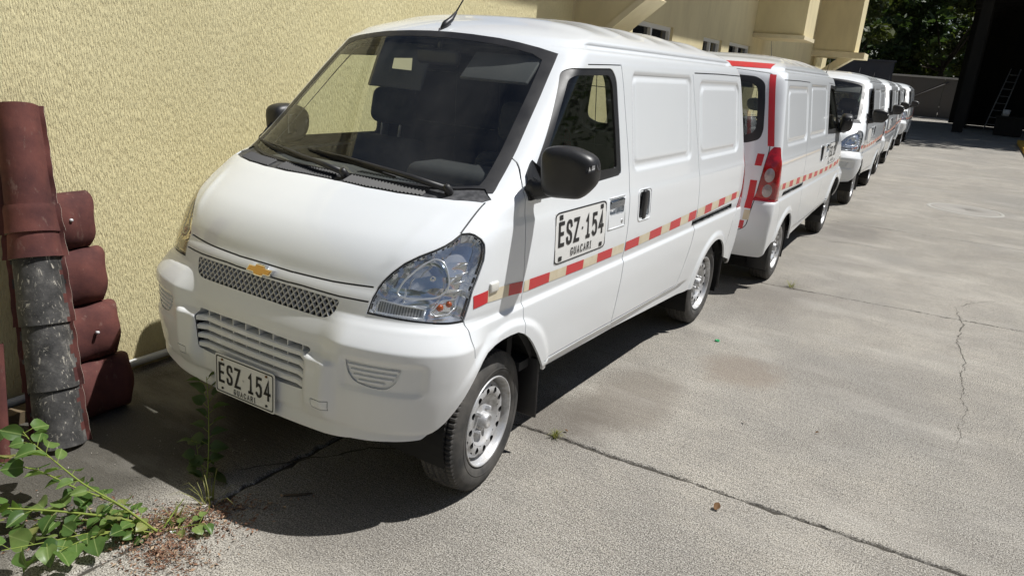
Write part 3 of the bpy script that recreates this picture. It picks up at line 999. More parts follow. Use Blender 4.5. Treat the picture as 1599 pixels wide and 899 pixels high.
# lower apron lip filling the bottom of the recess
for s in (1, -1):
    i = 0 if s > 0 else 1
    for k in range(4):
        z = .643 - k * .018
        x0 = .500 + k * .010 + (.01 if k == 3 else 0); x1 = .680 - k * .009 - (.02 if k == 3 else 0)
        V, F = bar_front(x0, x1, z, [(-.001, -.004), (-.001, .003), (.010, .006), (.010, -.001)], 8)
        V = [mir(v, s) for v in V]
        MB().add(V, F).build('fog_slat', PLASTIC_W, fogs[i])

# head-lamp internals
def lamp(s):
    i = 0 if s > 0 else 1
    H = heads[i]
    if s < 0:
        H.data.materials[0] = LENS_OLD
    # bowl
    c = Vector((.660, .310, .935))
    ax = Vector((.28, -1, .02)).normalized()
    q = ax.to_track_quat('X', 'Z').to_matrix().to_4x4()
    mb = MB()
    prof = [(-.050 + .75 * (r ** 2) / .06, r) for r in np.linspace(.006, .060, 9)]
    prof += [(prof[-1][0] + .004, .063), (prof[-1][0] - .004, .066)]
    mb.lathe(prof, 28)
    mb.lathe([(-.045, .003), (-.02, .011), (-.006, .011), (.0, .008), (.003, .001)], 14)
    mb.V = [tuple(mir(Matrix.Translation(c) @ q @ Vector(v), s)) for v in mb.V]
    mb.build('lamp_bowl', CHROME_S, H)
    # teardrop bezel
    tp = [(.589, .893), (.604, .94), (.640, .992), (.671, 1.020), (.700, 1.012), (.722, .985), (.738, .948), (.742, .912), (.722, .890), (.66, .884), (.62, .884)]
    tp = fillet(tp, .02, 3)
    pts = [mir(at_front(x, z, -.012)[0], s) for x, z in tp]
    pts.append(pts[0])
    MB().tube(pts, .0035, 6, cap=False).build('lamp_bezel', SILV, H)
    # ribbed strip
    V = []; F = []
    n = 12
    for k in range(n + 1):
        x = .540 + (.695 - .540) * k / n
        for zz in (.826 - .004 * k / n, .864 - .016 * k / n):
            V.append(mir(at_front(x, zz, -.014)[0], s))
    for k in range(n): F.append((2 * k, 2 * k + 2, 2 * k + 3, 2 * k + 1))
    MB().add(V, F).build('lamp_strip', GREYLENS, H)
    loop = [(.535, .822), (.618, .819), (.698, .816), (.700, .848), (.62, .858), (.541, .867), (.535, .822)]
    MB().tube([mir(at_front(x, z, -.011)[0], s) for x, z in loop], .0028, 6, cap=False).build('strip_frame', SILV, H)
    # indicator
    mb = MB()
    for (x, z, r) in ((.737, .856, .014), (.757, .866, .012)):
        p = mir(at_front(x, z, -.022)[0], s)
        bm = bmesh.new(); bmesh.ops.create_uvsphere(bm, u_segments=10, v_segments=7, radius=r)
        bm.verts.index_update()
        mb.add([p + v.co for v in bm.verts], [[v.index for v in f.verts] for f in bm.faces], 0, True); bm.free()
    mb.build('indicator_bulb', AMBER, H)
    loop = [(.715, .842), (.735, .880), (.765, .882), (.772, .855), (.760, .832), (.73, .826), (.715, .842)]
    MB().tube([mir(at_front(x, z, -.014)[0], s) for x, z in loop], .0025, 6, cap=False).build('indicator_ring', SILV, H)
    # stepped fins at the outer edge
    mb = MB()
    for z in (.905, .935, .965, .995):
        a = at_front(.750, z, -.02)[0]; b = at_front(.772 if z < .98 else .764, z + .008, -.012)[0]
        mb.tube([mir(a, s), mir(b, s)], .003, 5)
    mb.build('lamp_fins', SILV, H)
CHROME_S = mat('lamp_chrome', (.85, .87, .90), .06, 1.0)
SILV = mat('silver_bezel', (.80, .81, .82), .22, .6)
both(lamp)

# side repeater
def repeater(s):
    p, n = at_side(.498, .898)
    mb = MB(); mb.rbox((p.x - .006, .470, .879), (p.x + .009, .527, .918), .008, 3)
    mb.V = [tuple(mir(v, s)) for v in mb.V]
    mb.build('side_repeater', mat_rep, fenders[0 if s > 0 else 1])
mat_rep = mat('repeater_lens', (.72, .71, .66), .15, 0, .6, .8)
both(repeater)

# door handles
def handles(s):
    i = 0 if s > 0 else 1
    def mm(mb, name, m, par):
        mb.V = [tuple(mir(v, s)) for v in mb.V]
        return mb.build(name, m, par)
    x = at_side(1.57, 1.07)[0].x
    mb = MB(); mb.rbox((x - .006, 1.490, 1.062), (x + .006, 1.651, 1.101), .009, 3)
    mm(mb, 'door_handle', BLUECHROME, fdoors[i])
    # moulded surround and lock
    mb = MB()
    for a, b in (((1.474, 1.112), (1.668, 1.112)), ((1.668, 1.112), (1.668, .962)), ((1.668, .962), (1.474, .964)), ((1.474, .964), (1.474, 1.112))):
        A = at_side(*a)[0]; B = at_side(*b)[0]
        mb.tube([A, (A + B) / 2, B], .0035, 6)
    mm(mb, 'handle_surround', PAINT, fdoors[i])
    xl = at_side(1.635, .988)[0].x
    mb = MB(); mb.lathe([(0, .001), (.003, .009), (.001, .011), (-.004, .012)], 16)
    mb.V = [(v[0] + xl, v[1] + 1.635, v[2] + .988) for v in mb.V]
    mm(mb, 'door_lock', STEEL, fdoors[i])
    x = at_side(1.92, 1.04)[0].x
    mb = MB(); mb.rbox((x - .016, 1.893, .955), (x + .010, 1.948, 1.112), .014, 3)
    mb.rbox((x - .024, 1.875, 1.005), (x - .012, 1.965, 1.075), .010, 2)
    mm(mb, 'door_handle', BLACK, sdoors[i])
    mb = MB()
    loop = fillet([(1.835, 1.116), (2.012, 1.114), (2.006, .953), (1.838, .955)], .03, 4)
    mb.tube([at_side(*p)[0] for p in loop + [loop[0]]], .0035, 6, cap=False)
    mm(mb, 'handle_surround', PAINT, sdoors[i])
BLUECHROME = mat('dark_chrome', (.30, .33, .38), .12, 1.0)
both(handles)
# rail roller bar
def railbar(s):
    mb = MB()
    a = at_side(2.80, .812)[0]; b = at_side(3.62, .816)[0]
    mb.tube([a + Vector((-.014, 0, .004)), b + Vector((-.014, 0, .004))], .006, 6)
    mb.V = [tuple(mir(v, s)) for v in mb.V]
    mb.build('rail_bar', STEEL, rails[0 if s > 0 else 1])
both(railbar)

# door mirror
MIRRORS = []
def mirror(s):
    root = empty('door_mirror', (s * .80, .79, 1.24)); root.parent = VAN
    PV = Vector((s * .80, .79, 1.24))
    MIRRORS.append(root)
    bm = bmesh.new()
    bmesh.ops.create_icosphere(bm, subdivisions=4, radius=1)
    for v in bm.verts:
        p = v.co
        q = Vector([math.copysign(abs(c) ** .62, c) for c in p])
        l = max(abs(q.x) ** 4.5 + abs(q.y) ** 3 + abs(q.z) ** 4.5, 1e-9) ** (1 / 4.2)
        q = q / l
        z = q.z * .092
        x = q.x * .112 + (.012 if z > 0 else 0) * 0
        y = q.y * .058
        # rounded back, flat glass side, top corner drops outward
        if y < 0: y *= 1.15
        z -= .020 * ss(-.02, .11, x) * (z > 0) + .006 * ss(0, .11, x)
        z -= .012 * ss(-.11, -.02, -x) * (z < 0)
        z += .035 * ss(0.03, .112, x) * (z < 0)
        v.co = Vector((x, y, z))
    R_ = Matrix.Rotation(RAD(8), 3, 'Z') @ Matrix.Rotation(RAD(-5), 3, 'Y')
    for v in bm.verts: v.co = R_ @ v.co + Vector((.925, .790, 1.322))
    bm.verts.index_update()
    mb = MB(); mb.add([mir(v.co, s) - PV for v in bm.verts], [[v.index for v in f.verts] for f in bm.faces], 0, True); bm.free()
    mb.build('mirror_housing', BLACK, root)
    mb = MB(); mb.tube([mir(p, s) - PV for p in ((.765, .775, 1.235), (.80, .772, 1.228), (.845, .780, 1.242), (.89, .79, 1.262))], [.042, .036, .034, .03], 12)
    mb.build('mirror_arm', BLACK, root)
    mb = MB()
    foot = [(.738, 1.215), (.775, 1.285), (.82, 1.33), (.845, 1.30), (.862, 1.22), (.85, 1.192), (.745, 1.188)]
    V = [mir(at_side(y, z, .012)[0], s) for y, z in foot] + [mir(at_side(y, z, -.01)[0], s) for y, z in foot]
    n = len(foot)
    mb.add(V, [tuple(range(n)), tuple(range(n, 2 * n))[::-1]] + [(i, (i + 1) % n, n + (i + 1) % n, n + i) for i in range(n)])
    mb.build('mirror_foot', BLACK, fdoors[0 if s > 0 else 1])
    mb = MB(); mb.rbox((.855, .838, 1.272), (.985, .846, 1.365), .02, 2); mb.V = [tuple(mir(v, s) - PV) for v in mb.V]
    mb.build('mirror_glass', CHROME, root)
both(mirror)

# wipers
def wiper(piv, tip, elbow):
    root = empty('wiper'); root.parent = VAN
    P = at_front(*piv, .018)[0]; E = at_front(*elbow, .03)[0]; T = at_front(*tip, .012)[0]
    mb = MB(); mb.tube([P, P.lerp(E, .5) + Vector((0, -.006, .004)), E, E.lerp(T, .5) + Vector((0, -.004, .006)), T], [.013, .012, .010, .006, .004], 8)
    mb.lathe([(.02, .001), (.018, .012), (0, .016), (-.02, .018)], 12)
    k = len(mb.V) - 48
    rot = Vector((0, -.6, .8)).to_track_quat('X', 'Z').to_matrix()
    for q in range(k, len(mb.V)): mb.V[q] = tuple(rot @ Vector(mb.V[q]) + P)
    mb.build('wiper_arm', BLACK, root)
    mb = MB()
    L = []
    B0 = Vector((tip[0], tip[1])) + (Vector(tip) - Vector(elbow)) * .12
    B1 = Vector(elbow).lerp(Vector(piv), .22)
    for i in range(9):
        p = B0.lerp(B1, i / 8); L.append(at_front(p.x, max(p.y, 1.225), .006)[0])
    mb.tube(L, .0055, 5)
    mb.tube([p + Vector((0, -.005, .007)) for p in L[1:-1]], .005, 5)
    mb.build('wiper_blade', RUBBER, root)
wiper((.075, 1.203), (-.60, 1.252), (-.20, 1.222))
wiper((.550, 1.204), (-.19, 1.262), (.22, 1.232))
# cowl ribs, in the blocks between wiper posts
for xa, xb in ((-.60, -.36), (-.30, .03), (.09, .47)):
    mb = MB()
    V = []; F = []
    n = int((xb - xa) / .0165) * 2
    for k in range(n + 1):
        x = xa + (xb - xa) * k / n
        y0 = float(np.interp(abs(x), [0, .22, .37, .5, .6], [.436, .436, .45, .474, .508]))
        for q in range(4):
            p = at_top(x, y0 + .053 * q / 3)[0]
            V.append(p + Vector((0, 0, .006 if k % 2 else -.001)))
    for k in range(n):
        for q in range(3): F.append((k * 4 + q, k * 4 + 4 + q, k * 4 + 5 + q, k * 4 + 1 + q))
    mb.add(V, F).build('cowl_vent', RUBBER, cowl_o)
# antenna
b = at_top(-.005, 1.20)[0]
mb = MB(); mb.tube([b - Vector((0, .035, .006)), b + Vector((0, -.005, .012)), b + Vector((0, .035, .035)), b + Vector((0, .075, .072))], [.006, .017, .013, .0055], 10)
mb.tube([b + Vector((0, .07, .068)), b + Vector((0, .16, .17)), b + Vector((0, .25, .275))], [.004, .0028, .002], 6)
mb.build('roof_antenna', BLACK, VAN)

# tail-lamp clear lenses
def tlens(s):
    i = 0 if s > 0 else 1
    for x0, z0, rx, rz in ((.728, .985, .036, .055), (.730, .862, .036, .052)):
        V = []; F = []
        for r in (1.0, .66, .33):
            for k in range(16):
                t = 2 * math.pi * k / 16
                q = at_rear(x0 + rx * r * math.cos(t), z0 + rz * r * math.sin(t), .006 + .006 * (1 - r))[0]
                V.append(mir(q, s))
        V.append(mir(at_rear(x0, z0, .014)[0], s))
        for j in range(2):
            for k in range(16): F.append((j * 16 + k, j * 16 + (k + 1) % 16, j * 16 + 16 + (k + 1) % 16, j * 16 + 16 + k))
        for k in range(16): F.append((32 + k, 32 + (k + 1) % 16, 48))
        MB().add(V, F, 0, True).build('reverse_lens', TAIL_C, tails[i])
both(tlens)

# ------------------------------------------------------------------ wheels
def build_wheel():
    root = empty('wheel')
    RT, WD = .296, .168
    # tyre: profile across the tread (x, r) from outside bead round to inside bead
    side = [(-.020, .186), (-.006, .196), (.002, .214), (.004, .236), (.001, .256), (-.006, .272), (-.012, .281)]
    tread = []
    xs = np.linspace(-.016, -WD + .016, 33)
    for k, x in enumerate(xs):
        u = (x + WD / 2) / (WD / 2)
        r = RT - .010 * abs(u) ** 3.2
        if k in (6, 7, 13, 14, 19, 20, 26, 27): r -= .008
        tread.append((x, r))
    inner = [(-WD - x, r) for x, r in side[::-1]]
    prof = side + tread + inner
    n = 252
    m_ = len(prof)
    V = []; F = []
    for k in range(n):
        t = 2 * math.pi * k / n
        for i, (x, r) in enumerate(prof):
            rr = r
            j = i - len(side)
            if 0 <= j < len(tread):
                sh = 0 if j < 6 else (1 if j < 13 else (2 if j < 20 else (3 if j < 27 else 4)))
                ph = (k + (1 if sh in (1, 3) else 0) + int(j * (.35 if sh in (1, 3) else .12))) % 3
                if ph == 0 and sh != 2: rr -= .006
                elif ph == 0: rr -= .003
            V.append((x, rr * math.cos(t), rr * math.sin(t)))
    for k in range(n):
        k2 = (k + 1) % n
        for i in range(m_ - 1):
            F.append((k * m_ + i, k2 * m_ + i, k2 * m_ + i + 1, k * m_ + i + 1))
    me = mesh('tyre', V, F)
    sm = []
    for k in range(n):
        sm += [i < len(side) - 1 or i > len(side) + len(tread) for i in range(m_ - 1)]
    me.polygons.foreach_set('use_smooth', sm)
    bm = bmesh.new(); bm.from_mesh(me); bmesh.ops.recalc_face_normals(bm, faces=bm.faces[:]); bm.to_mesh(me); bm.free()
    ty = obj('tyre', me, root, TYRE)
    # raised sidewall lettering band
    mb = MB(); mb.lathe([(.0032, .222), (.0046, .223), (.0046, .226), (.0032, .227)], 90)
    mb.build('sidewall_ring', TYRE, root)
    # rim
    mb = MB()
    mb.lathe([(-.020, .186), (-.008, .191), (-.002, .189), (-.004, .184), (-.016, .180), (-.030, .176), (-.060, .168), (-.075, .164), (-.13, .162), (-.16, .172)], 72)
    ry = mb
    # disc with punched holes
    ns, m1 = 12, 16
    def zx(r): return float(np.interp(r, [.040, .062, .075, .092, .108, .126, .146, .160, .168], [-.040, -.044, -.046, -.040, -.024, -.018, -.022, -.036, -.060]))
    r0, r1, rc, rh = .106, .150, .128, .0130
    holes = MB()
    for s in range(ns):
        a0 = 2 * math.pi * (s - .5) / ns; a1 = 2 * math.pi * (s + .5) / ns; ac = (a0 + a1) / 2
        # outer boundary sampled to match the hole
        O = []
        for k in range(m1):
            t = 2 * math.pi * (k + .5) / m1
            cx_, cy_ = math.cos(t), math.sin(t)
            q = max(abs(cx_), abs(cy_)); cx_ /= q; cy_ /= q
            O.append((ac + cx_ * (a1 - a0) / 2, (r0 + r1) / 2 + cy_ * (r1 - r0) / 2))
        V = [(zx(r), r * math.cos(a), r * math.sin(a)) for a, r in O]
        Hh = []
        for k in range(m1):
            t = 2 * math.pi * (k + .5) / m1
            Hh.append((ac + math.cos(t) * rh / rc, rc + math.sin(t) * rh * 1.05))
        V += [(zx(r) , r * math.cos(a), r * math.sin(a)) for a, r in Hh]
        F = [(k, (k + 1) % m1, m1 + (k + 1) % m1, m1 + k) for k in range(m1)]
        mb.add(V, F, 0, True)
        V = [(zx(r) + .0004, r * math.cos(a), r * math.sin(a)) for a, r in Hh] + [(zx(r) - .010, r * math.cos(a), r * math.sin(a)) for a, r in Hh]
        holes.add(V, [(k, (k + 1) % m1, m1 + (k + 1) % m1, m1 + k) for k in range(m1)] + [tuple(range(m1, 2 * m1))], 0, False)
    mb.lathe([(zx(r) + .0002, r) for r in (.149, .154, .160, .168)], 84)
    mb.lathe([(zx(r), r) for r in (.036, .050, .062, .075, .084, .092, .100, .1085)], 84)
    rim = mb.build('rim', STEEL, root)
    o_ = holes.build('rim_hole_shade', UNDER, root); o_['kind'] = 'stuff'  # black cups closing the holes, painted in place of the shade inside
    mb = MB(); mb.lathe([(-.052, .02), (-.052, .108), (-.034, .110), (-.036, .150), (-.066, .158), (-.12, .160), (-.12, .02)], 40); mb.build('brake_drum', UNDER, root)  # drum with a black ring stepped forward to keep the holes dark
    mb = MB(); mb.lathe([(-.046, .037), (-.020, .034), (-.008, .030), (-.004, .022), (-.010, .018), (-.011, .001)], 32); mb.build('hub_cap', STEEL, root)
    mb = MB()
    for k in range(4):
        t = RAD(45 + 90 * k)
        V = []; 
        for x, r in ((-.046, .011), (-.026, .010), (-.020, .007)):
            for q in range(6):
                u = q * math.pi / 3
                V.append((x, .055 * math.cos(t) + r * math.cos(u), .055 * math.sin(t) + r * math.sin(u)))
        F = []
        for j in range(2):
            for q in range(6): F.append((j * 6 + q, j * 6 + (q + 1) % 6, j * 6 + 6 + (q + 1) % 6, j * 6 + 6 + q))
        F.append(tuple(range(12, 18)))
        mb.add(V, F)
    mb.build('wheel_nuts', STEEL, root)
    # rubber sinks a little where it meets the ground: handled by seating the tyre 3 mm low
    return root
WHEEL = build_wheel()
def copy_tree(o, parent=None):
    c = o.copy(); COL.objects.link(c); c.parent = parent
    for ch in list(o.children): copy_tree(ch, c)
    return c
FRONT_AXLE, REAR_AXLE = .595, 3.298
wheels = []
for k, (s, y) in enumerate(((1, FRONT_AXLE), (-1, FRONT_AXLE), (1, REAR_AXLE), (-1, REAR_AXLE))):
    w_ = WHEEL if k == 0 else copy_tree(WHEEL)
    w_.parent = VAN
    w_.location = (s * .772, y, .293)
    w_.rotation_euler = (RAD(37 * k), 0, 0) if s > 0 else (RAD(20 + 31 * k), 0, math.pi)
    w_.rotation_mode = 'XYZ'
    wheels.append(w_)
wheels[0].rotation_euler.z = RAD(6); wheels[1].rotation_euler.z = math.pi + RAD(6)

# wheel housings, underbody, mud flaps
mb = MB()
for cy, cz, R in (ARCH_F, ARCH_R):
    for s in (1, -1):
        V = []; F = []
        pts = arc(cy, cz, R + .004, -20, 200, 26)
        for x in (.775, .46):
            V += [(s * x, y, z) for y, z in pts]
        n = len(pts)
        for k in range(n - 1): F.append((k, k + 1, n + k + 1, n + k))
        F.append(tuple(range(n, 2 * n)))
        mb.add(V, F)
mb.box((-.46, .16, .36), (.46, 3.9, .40))
mb.box((-.74, .99, .36), (.74, 2.93, .40))
mb.box((-.60, .17, .37), (.60, .28, .41))
mb.box((-.70, 3.72, .40), (.70, 3.93, .44))
mb.tube([(-.70, FRONT_AXLE, .28), (.70, FRONT_AXLE, .28)], .035, 8)
mb.tube([(-.70, REAR_AXLE, .28), (.70, REAR_AXLE, .28)], .045, 8)
mb.box((-.3, .35, .20), (.3, 1.2, .37))
mb.box((-.42, .9, .27), (-.30, 3.6, .37)); mb.box((.30, .9, .27), (.42, 3.6, .37))
mb.build('underbody', UNDER, VAN)
def flap(s):
    for y, x0, x1, z0, z1, t in ((.925, .62, .792, .175, .47, .06), (3.69, .62, .785, .17, .44, .05)):
        mb = MB(); mb.rbox((x0, y, z0), (x1, y + .012, z1), .012, 2)
        mb.V = [tuple(mir((v[0], v[1] + (z1 - v[2]) * t, v[2]), s)) for v in mb.V]
        mb.build('mud_flap', BLACK, VAN)
both(flap)

# ------------------------------------------------------------------ cabin
mb = MB()
mb.rbox((-.70, .58, .96), (.70, .98, 1.155), .05, 3)
mb.rbox((-.60, .56, 1.10), (.60, .80, 1.195), .035, 3)
dash = mb.build('dashboard', DARK2, VAN)
mb = MB()
mb.rbox((.16, .72, 1.12), (.62, .98, 1.262), .05, 4)
mb.build('instrument_hood', DARK, dash)
mb = MB()
for k in range(26):
    x = -.02 + k * .018
    mb.box((x, .640, 1.1955), (x + .009, .672, 1.1985))
mb.build('defrost_slots', UNDER, dash)
mb = MB()
c = Vector((.38, 1.04, 1.13)); ax = Vector((0, -.62, .78)).normalized()
q = ax.to_track_quat('Z', 'Y').to_matrix()
ringp = [c + q @ Vector((.185 * math.cos(t), .185 * math.sin(t), 0)) for t in np.linspace(0, 2 * math.pi, 33)]
mb.tube(ringp, .014, 8, cap=False)
for t in (0, math.pi, -math.pi / 2): mb.tube([c, c + q @ Vector((.18 * math.cos(t), .18 * math.sin(t), 0))], .012, 6)
mb.tube([c, c - ax * .35], .03, 8)
bm = bmesh.new(); bmesh.ops.create_uvsphere(bm, u_segments=14, v_segments=8, radius=.06); bm.verts.index_update()
mb.add([c + q @ Vector((v.co.x, v.co.y, v.co.z * .5)) for v in bm.verts], [[v.index for v in f.verts] for f in bm.faces], 0, True); bm.free()
mb.build('steering_wheel', DARK, VAN)
for s in (1, -1):
    seat = empty('seat'); seat.parent = VAN
    T = Matrix.Translation((s * .40, 1.18, .70)) @ Matrix.Rotation(RAD(-10), 4, 'X')
    mb = MB(); mb.rbox((-.24, -.42, -.12), (.24, .06, .04), .05, 3, mtx=Matrix.Translation((s * .40, 1.18, .70))); mb.build('cushion', SEATM, seat)
    mb = MB(); mb.rbox((-.235, -.06, .0), (.235, .08, .585), .06, 4, mtx=T); mb.build('backrest', SEATM, seat)
    mb = MB(); mb.rbox((-.135, -.05, .645), (.135, .05, .830), .05, 4, mtx=T); mb.build('headrest', SEATM, seat)
    mb = MB(); [mb.tube([T @ Vector((dx, 0, .56)), T @ Vector((dx, 0, .70))], .007, 6) for dx in (-.06, .06)]; mb.build('headrest_posts', STEEL, seat)
    mb = MB()
    if s > 0: mb.rbox((-.175, -.008, -.085), (.175, .008, .085), .04, 3, mtx=Matrix.Translation((.38, 1.10, 1.665)) @ Matrix.Rotation(RAD(-47), 4, 'X'))
    else: mb.rbox((-.165, -.008, -.115), (.165, .008, .115), .05, 3, mtx=Matrix.Translation((-.22, 1.14, 1.635)) @ Matrix.Rotation(RAD(-24), 4, 'X'))
    mb.build('sun_visor', DARK2, VAN)
mb = MB(); mb.rbox((-.12, 1.13, 1.655), (.12, 1.165, 1.725), .025, 3); mb.tube([(0, 1.15, 1.72), (0, 1.17, 1.79)], .01, 6); mb.build('interior_mirror', BLACK, VAN)
# cargo mesh behind the seats
mb = MB()
for k in range(5): x = -.60 + k * .30; mb.tube([(x, 1.72, .95), (x * .93, 1.68, 1.72)], .002, 5)
for k in range(3): z = 1.05 + k * .28; mb.tube([(-.64, 1.72 - k * .008, z), (.64, 1.72 - k * .008, z)], .002, 5)
mb.build('cargo_screen', DARK2, VAN)
mb = MB(); mb.box((-.74, .85, .42), (.74, 3.75, .46)); mb.box((-.70, .80, .46), (.70, .84, 1.0)); mb.box((-.66, 1.60, .46), (.66, 1.64, .98)); mb.build('cabin_floor', DARK, VAN)
# paper sticker on the glass
V = [at_front(x, z, -.004)[0] for x, z in ((-.150, 1.672), (-.045, 1.678), (-.002, 1.626), (-.118, 1.627))]
mb = MB(); mb.add(V, [(0, 1, 2, 3)]); st = mb.build('glass_sticker', WHITEP, screen)
# ------------------------------------------------------------------ plates, tape, lettering
def fit(V, cx, cz, w, h):
    lo = V.min(0); hi = V.max(0)
    return (V - (lo + hi) / 2) / (hi - lo) * np.array([w, h]) + np.array([cx, cz])
def rrpoly(x0, x1, z0, z1, r, seg=4):
    return fillet([(x0, z0), (x1, z0), (x1, z1), (x0, z1)], r, seg)
def frame_faces(po, pi):
    n = len(po)
    return po + pi, [(i, (i + 1) % n, n + (i + 1) % n, n + i) for i in range(n)]
def plate_front(parent, with_text=True):
    """licence plate standing just off the bumper"""
    y = .012
    root = empty('license_plate', (0, y, .431)); root.parent = parent
    root.rotation_euler = (RAD(-1.5), 0, RAD(1.0))
    mb = MB(); mb.prism(rrpoly(-.168, .168, -.082, .082, .012), -.0015, .0015, 1); mb.build('plate_sheet', DECAL_W, root)
    V, F = frame_faces(rrpoly(-.162, .162, -.076, .076, .011), rrpoly(-.1575, .1575, -.0715, .0715, .009))
    MB().add([(a, -.0028, b) for a, b in V], F).build('plate_border', DECAL_K, root)
    if with_text:
        for V, F in word('ESZ 154', -.148, .148, -.036, .049, .0115):
            MB().add([(a, -.0030, b) for a, b in V], F).build('plate_character', DECAL_K, root, recalc=False)
        for V, F in word('GUACARI', -.060, .064, -.067, -.044, .0034, .40):
            MB().add([(a, -.0030, b) for a, b in V], F).build('plate_letter', DECAL_K, root, recalc=False)
        c = [(.010 * math.cos(t) * (1 if k % 2 else .5), .010 * math.sin(t) * (1 if k % 2 else .5)) for k, t in enumerate(np.linspace(0, 2 * math.pi, 13)[:-1])]
        MB().add([(a * .6 - .004, -.0030, b * .6 + .006) for a, b in c], [tuple(range(12))]).build('plate_seal', STEEL, root)
    for bx, bz in ((-.125, .0625), (.125, .0625), (-.125, -.058), (.125, -.058)):
        mb = MB(); mb.lathe([(0, .006), (.003, .006), (.004, .003), (.004, .0005)], 8)
        mb.V = [(bx + v[1], -v[0] - .002, bz + v[2] * .8) for v in mb.V]
        mb.build('plate_bolt', RUST if bz > 0 else DECAL_K, root)
    return root
PLATE = plate_front(VAN)

def side_pt(y, z, s, off):
    return mir(at_side(y, z, off)[0], s)
def door_sign(s, parent, number):
    """painted registration panel on the front door (y runs left to right on the +x side)"""
    i = 0 if s > 0 else 1
    y0, y1, z0, z1 = .952, 1.447, .890, 1.112
    def YY(a): return y0 + a * (y1 - y0) if s > 0 else y1 - a * (y1 - y0)
    def ZZ(b): return z0 + b * (z1 - z0)
    def put(V, F, name, m, off):
        P = [side_pt(YY(a), ZZ(b), s, off) for a, b in V]
        if s < 0: pass
        return MB().add(P, F).build(name, m, parent, recalc=False)
    # backing
    n = 8
    G_ = [(i_ / n, j_ / 4) for j_ in range(5) for i_ in range(n + 1)]
    k = n + 1
    FF = [(j_ * k + i_, j_ * k + i_ + 1, j_ * k + k + i_ + 1, j_ * k + k + i_) for j_ in range(4) for i_ in range(n)]
    G_ = [(min(max(a, .006), .994), min(max(b, .012), .988)) for a, b in G_]
    put(G_, FF, 'sign_panel', DECAL_W, .0012)
    po = fillet([(0, 0), (1, 0), (1, 1), (0, 1)], .09, 5); pi_ = fillet([(.011, .025), (.989, .025), (.989, .975), (.011, .975)], .085, 5)
    V, F = frame_faces(po, pi_)
    put(V, F, 'sign_border', DECAL_K, .0022)
    if number is not None:
        for V, F in word(number, .055 * .495, .945 * .495, .33 * .222, .82 * .222, .0165):
            put([(a / .495, b / .222) for a, b in V], F, 'sign_character', DECAL_K, .0030)
        for V, F in word('GUACARI', .29 * .495, .70 * .495, .085 * .222, .25 * .222, .0052, .4):
            put([(a / .495, b / .222) for a, b in V], F, 'sign_letter', DECAL_K, .0030)
    if number is not None:
        put([(.5 + .013 * math.cos(t), .575 + .030 * math.sin(t)) for t in np.linspace(0, 2 * math.pi, 11)[:-1]], [tuple(range(10))], 'sign_character', DECAL_K, .0030)
    V = []; F = []
    for a, b in ((.10, .90), (.90, .90), (.10, .10), (.90, .10)):
        o_ = len(V); V += [(a - .03, b - .045), (a + .03, b - .045), (a + .03, b + .045), (a - .03, b + .045)]; F.append((o_, o_ + 1, o_ + 2, o_ + 3))
    for q in range(4):
        put(V[q * 4:q * 4 + 4], [(0, 1, 2, 3)], 'sign_corner', DECAL_K, .0030)

ZTOP = ([.37, .464, .62, .73, .925, 1.24, 1.69, 2.04, 2.35, 2.68, 2.82, 3.14, 3.44, 3.73, 3.83], [.884, .893, .885, .874, .869, .865, .866, .872, .879, .889, .892, .900, .903, .908, .908])
ZBOT = ([.37, .76, .93, 1.24, 1.73, 2.23, 2.85, 3.76, 3.83], [.836, .826, .825, .821, .819, .825, .835, .861, .861])
TAPE = [(.385, .464, 'r'), (.464, .606, 'w'), (.606, .706, 'r'), (.720, .760, 'w'), (.760, .925, 'r'), (.925, 1.075, 'w'), (1.075, 1.241, 'r'), (1.241, 1.386, 'w'), (1.386, 1.551, 'r'), (1.551, 1.695, 'w'),
        (1.716, 1.892, 'r'), (1.892, 2.039, 'w'), (2.039, 2.215, 'r'), (2.215, 2.352, 'w'), (2.352, 2.53, 'r'), (2.53, 2.677, 'w'), (2.677, 2.817, 'r'),
        (2.838, 2.991, 'w'), (2.991, 3.136, 'r'), (3.136, 3.295, 'w'), (3.295, 3.439, 'r'), (3.439, 3.601, 'w'), (3.601, 3.729, 'r'), (3.729, 3.80, 'w')]
def tape(s):
    for a, b, c in TAPE:
        n = 5
        V = []; F = []
        for k in range(n + 1):
            y = a + (b - a) * k / n
            z1 = float(np.interp(y, *ZTOP)); z0 = float(np.interp(y, *ZBOT))
            if y < .72: z0 = z1 - .048
            for q in range(4): V.append(side_pt(y, z0 + (z1 - z0) * q / 3, s, .0016))
        for k in range(n):
            for q in range(3):
                f = (k * 4 + q, k * 4 + 4 + q, k * 4 + 5 + q, k * 4 + 1 + q)
                F.append(f if s > 0 else f[::-1])
        par = fenders if b < .71 else (fdoors if b < 1.70 else (sdoors if b < 2.82 else None))
        MB().add(V, F, 0, True).build('red_tape' if c == 'r' else 'cream_tape', RED_T if c == 'r' else WHITE_T, par[0 if s > 0 else 1] if par else VAN, recalc=False)
both(tape)
def rear_tape(x0, x1, z0, z1, dx=0.0, m=None, nz=6, nx=4, name='red_tape', par=None):
    m = m or RED_T
    V = []; F = []
    for j in range(nz + 1):
        z = z0 + (z1 - z0) * j / nz
        for i in range(nx + 1):
            x = x0 + (x1 - x0) * i / nx + dx * j / nz
            V.append(at_rear(x, z, .0020)[0])
    k = nx + 1
    F = [(j * k + i, j * k + i + 1, j * k + k + i + 1, j * k + k + i) for j in range(nz) for i in range(nx)]
    MB().add(V, F, 0, True).build(name, m, par or VAN)
rear_tape(-.545, .545, 1.786, 1.828, nx=16, nz=3)
